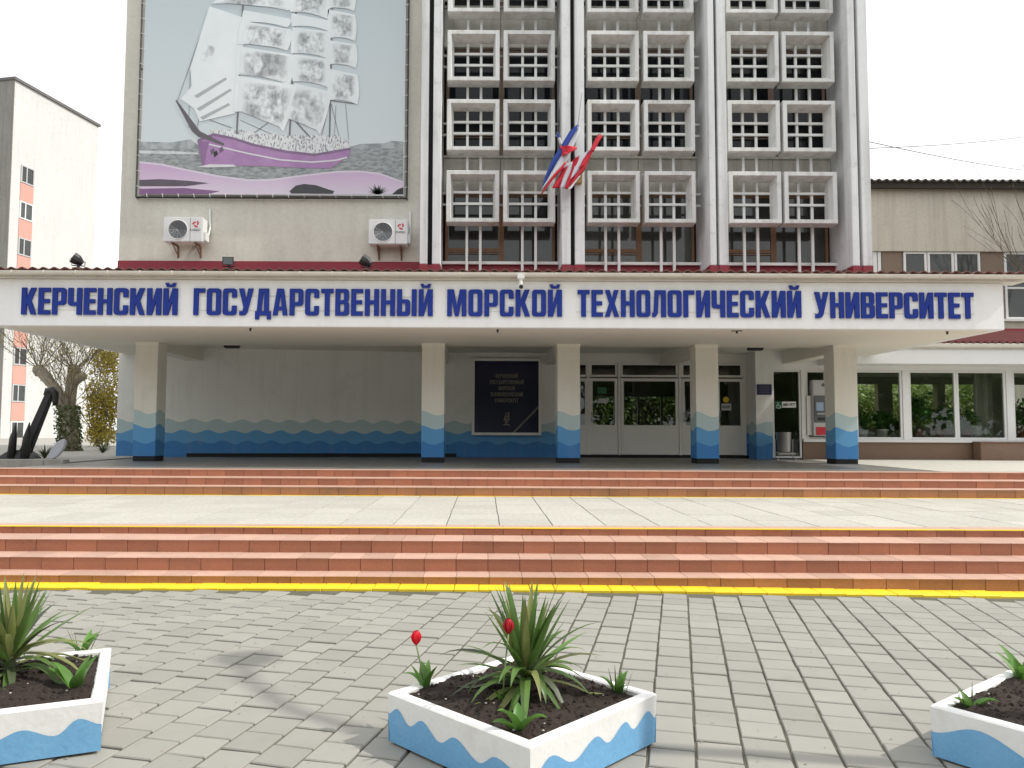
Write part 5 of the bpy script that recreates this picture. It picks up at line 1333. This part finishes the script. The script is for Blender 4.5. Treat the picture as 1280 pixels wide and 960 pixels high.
# wires
for (a, b, ya_, yb_, lab) in (((1088, 158), (1300, 215), 24, 46, 'thin overhead wire sloping down from the tower edge over the hall roof'), ((1088, 188), (1300, 168), 24, 46, 'thin overhead wire rising away over the hall roof')):
    p0, p1 = P(*a, ya_), P(*b, yb_); pts = []
    p0.x = min(p0.x, XR - .05 if ya_ > YG + .5 else p0.x)
    for k in range(13):
        f = k / 12; v = p0.lerp(p1, f); v.z -= 1.2 * f * (1 - f) * .6; pts.append(v)
    tag(build(MB().tube(pts, .016, 5), 'overhead_wire', M['darkmetal'], None), lab, 'wire')
# bare twig tree on the right
q = random.Random(77); b0 = Vector((21.3, 27.8, .85))
tr = thing('bare_tree', tuple(b0), 'slender bare tree with upright twigs in front of the stained hall', 'tree')
mb = MB(); tips = []
mb.tube([b0, b0 + Vector((-.1, 0, 2.5)), b0 + Vector((.0, .1, 4.2))], [.13, .11, .09], 8); build(mb, 'trunk', M['bark'], tr, True)
tw = MB()
for k in range(15):
    hgt = q.uniform(2.6, 4.2); d = Vector((q.uniform(-.5, .3), q.uniform(-.3, .3), 1)).normalized()
    grow(tw, b0 + Vector((0, 0, hgt)), d, q.uniform(.018, .03), q.uniform(3.0, 4.8), 2, q, tips, .45, 5, .25, (2, 4), .007)
build(tw, 'crown', M['twig'], tr)
bd = MB(); leaves_cloud(bd, [t_ for t_ in tips if q.random() < .5], q, .03, 2, .12); tag(build(bd, 'buds', M['budleaf'], tr), kind='stuff')
# shrubs in the yard behind the wing and house plants in it
shrub(1040, 1110, 478, 540, 28.0, .88, 'yard_shrub', 'bright green yard shrub seen through the first wing window', M['yardleaf'], 1300, .10, 41, 4, 'shrub', 'yard shrubs')
shrub(1112, 1245, 470, 540, 28.2, .88, 'yard_shrub', 'bright green yard shrub seen through the middle wing windows', M['yardleaf'], 2200, .10, 42, 5, 'shrub', 'yard shrubs')
shrub(715, 805, 440, 545, 36.5, .86, 'garden_shrub', 'sunlit green garden shrub seen through the left half of the door glass', M['greenleaf'], 3000, .15, 43, 5, 'shrub', 'garden shrubs')
shrub(785, 930, 430, 545, 37.8, .86, 'garden_shrub', 'broad sunlit garden shrub seen through the wide middle door pane', M['greenleaf'], 5200, .15, 44, 6, 'shrub', 'garden shrubs')
def house_plant(px, Y, lab, kind, h, seed, pot=True):
    q = random.Random(seed); x = PXx(px, 540, Y); z = zsill
    t = thing('house_plant', (x, Y, z), lab, 'house plant', 'plants on the wing window ledge')
    build(MB().lathe([(.10, 0), (.15, .24), (.165, .25), (.165, .29), (.13, .29), (.12, .22)], (x, Y, z), 14), 'pot', M['pot'] if pot else M['potbrown'], t, True)
    if kind == 'spiky':
        for k in range(26): build(leaf_strip((x, Y, z + .22), q.uniform(0, 6.28), q.uniform(.3, 1.4), q.uniform(.5, 1) * h, .07, q.uniform(0, .8)), 'leaf', M['houseplant'], t)
    else:
        st_ = MB(); tips = []
        for k in range(5): grow(st_, Vector((x, Y, z + .2)), Vector((q.uniform(-.5, .5), q.uniform(-.5, .5), 1)).normalized(), .014, h * .45, 2, q, tips, .6, 3, .2, (2, 3), .004)
        build(st_, 'stems', M['twig'], t); lf = MB(); leaves_cloud(lf, tips, q, .085, 6, .1); build(lf, 'foliage', M['houseplant'], t)
ledge = boxo('inner_ledge', M['pvc'], wing, WX(1010), XW1 - .25, YW + .302, YW + .75, zsill - .06, zsill - .001)
house_plant(1078, 22.3, 'spiky house plant in a pale pot in the first wing window', 'spiky', .75, 1)
house_plant(1103, 22.35, 'bushy house plant low in the first wing window', 'bush', .55, 2)
house_plant(1122, 22.3, 'small house plant in a pale pot at the edge of the first wing window', 'bush', .3, 6)
house_plant(1148, 22.35, 'airy tall house plant in the middle wing window', 'bush', 1.05, 3, False)
house_plant(1175, 22.35, 'dense green house plant in a brown pot in the middle wing window', 'bush', .7, 4, False)
house_plant(1208, 22.35, 'dark house plant beside the curtain in the wing window', 'bush', .5, 5, False)
house_plant(1276, 22.35, 'dark house plant in the wing window past the curtain', 'bush', .9, 7, False)
# street lamp standing out of frame whose shadow crosses the paving
lx, ly = 4.95, 3.60
lp = thing('street_lamp', (lx, ly, 0), 'tall curved street lamp whose shadow crosses the paving between the planters', 'street lamp')
build(MB().lathe([(.12, -.02), (.12, .5), (.07, .55), (.055, 6.0)], (lx, ly, 0), 12), 'pole', M['darkmetal'], lp)
build(MB().tube([(lx, ly, 5.95), (lx - .05, ly + .25, 6.4), (lx - .12, ly + .7, 6.75), (lx - .2, ly + 1.05, 6.85)], [.055, .05, .045, .04], 8), 'arm', M['darkmetal'], lp)
build(MB().add(*(lambda b: (b.v, b.f))(MB().lathe([(.06, .12), (.16, .08), (.2, 0), (.17, -.06), (.05, -.08)], (lx - .22, ly + 1.2, 6.85), 14))), 'lamp_head', M['darkmetal'], lp, True)

# leafy trees across the square, behind the viewer: seen in the glass
q = random.Random(101)
for k in range(13):
    x = -34 + k * 7.4 + q.uniform(-1.5, 1.5); y = -15 + q.uniform(-3, 3); hh = q.uniform(8.5, 12)
    t = thing('park_tree', (x, y, 0), 'broad green tree across the square mirrored in the entrance glass', 'tree', 'trees across the square')
    tk = MB(); tips = []
    tk.tube([(x, y, -.06), (x + .1, y, 1.5), (x, y + .1, 3.0)], [.25, .2, .17], 8)
    for j in range(7): grow(tk, Vector((x, y + .1, 2.6 + .1 * j)), Vector((q.uniform(-1, 1), q.uniform(-1, 1), .9)).normalized(), .1, hh * .30, 2, q, tips, .7, 3, .15, (2, 3), .015)
    build(tk, 'trunk', M['bark'], t)
    cen = []
    for j in range(620):
        u, v, w_ = q.uniform(-1, 1), q.uniform(-1, 1), q.uniform(-1, 1)
        if u * u + v * v + w_ * w_ > 1 or mnoise.noise((u * 2 + k, v * 2, w_ * 2)) < -.2: continue
        cen.append((x + u * 4.2, y + v * 3.2, hh * .54 + w_ * hh * .44))
    lf = MB(); leaves_cloud(lf, cen, q, .34, 16, .5); build(lf, 'crown', M['greenleaf'], t)

q = random.Random(55); lt = MB()
for k in range(260):
    y = q.uniform(3.5, 7.9); x = q.uniform(-.6, .66) * y; z = zoff(x, y) + .002; a = q.uniform(0, 6.28); L = q.uniform(.004, .012); wv = L * q.uniform(.3, .8)
    c, sn = math.cos(a), math.sin(a); lt.add([(x + L * c, y + L * sn, z), (x - wv * sn, y + wv * c, z + .003), (x - L * c, y - L * sn, z), (x + wv * sn, y - wv * c, z + .002)], [(0, 1, 2, 3)])
tag(build(lt, 'litter', M['bark'], pav), kind='stuff')
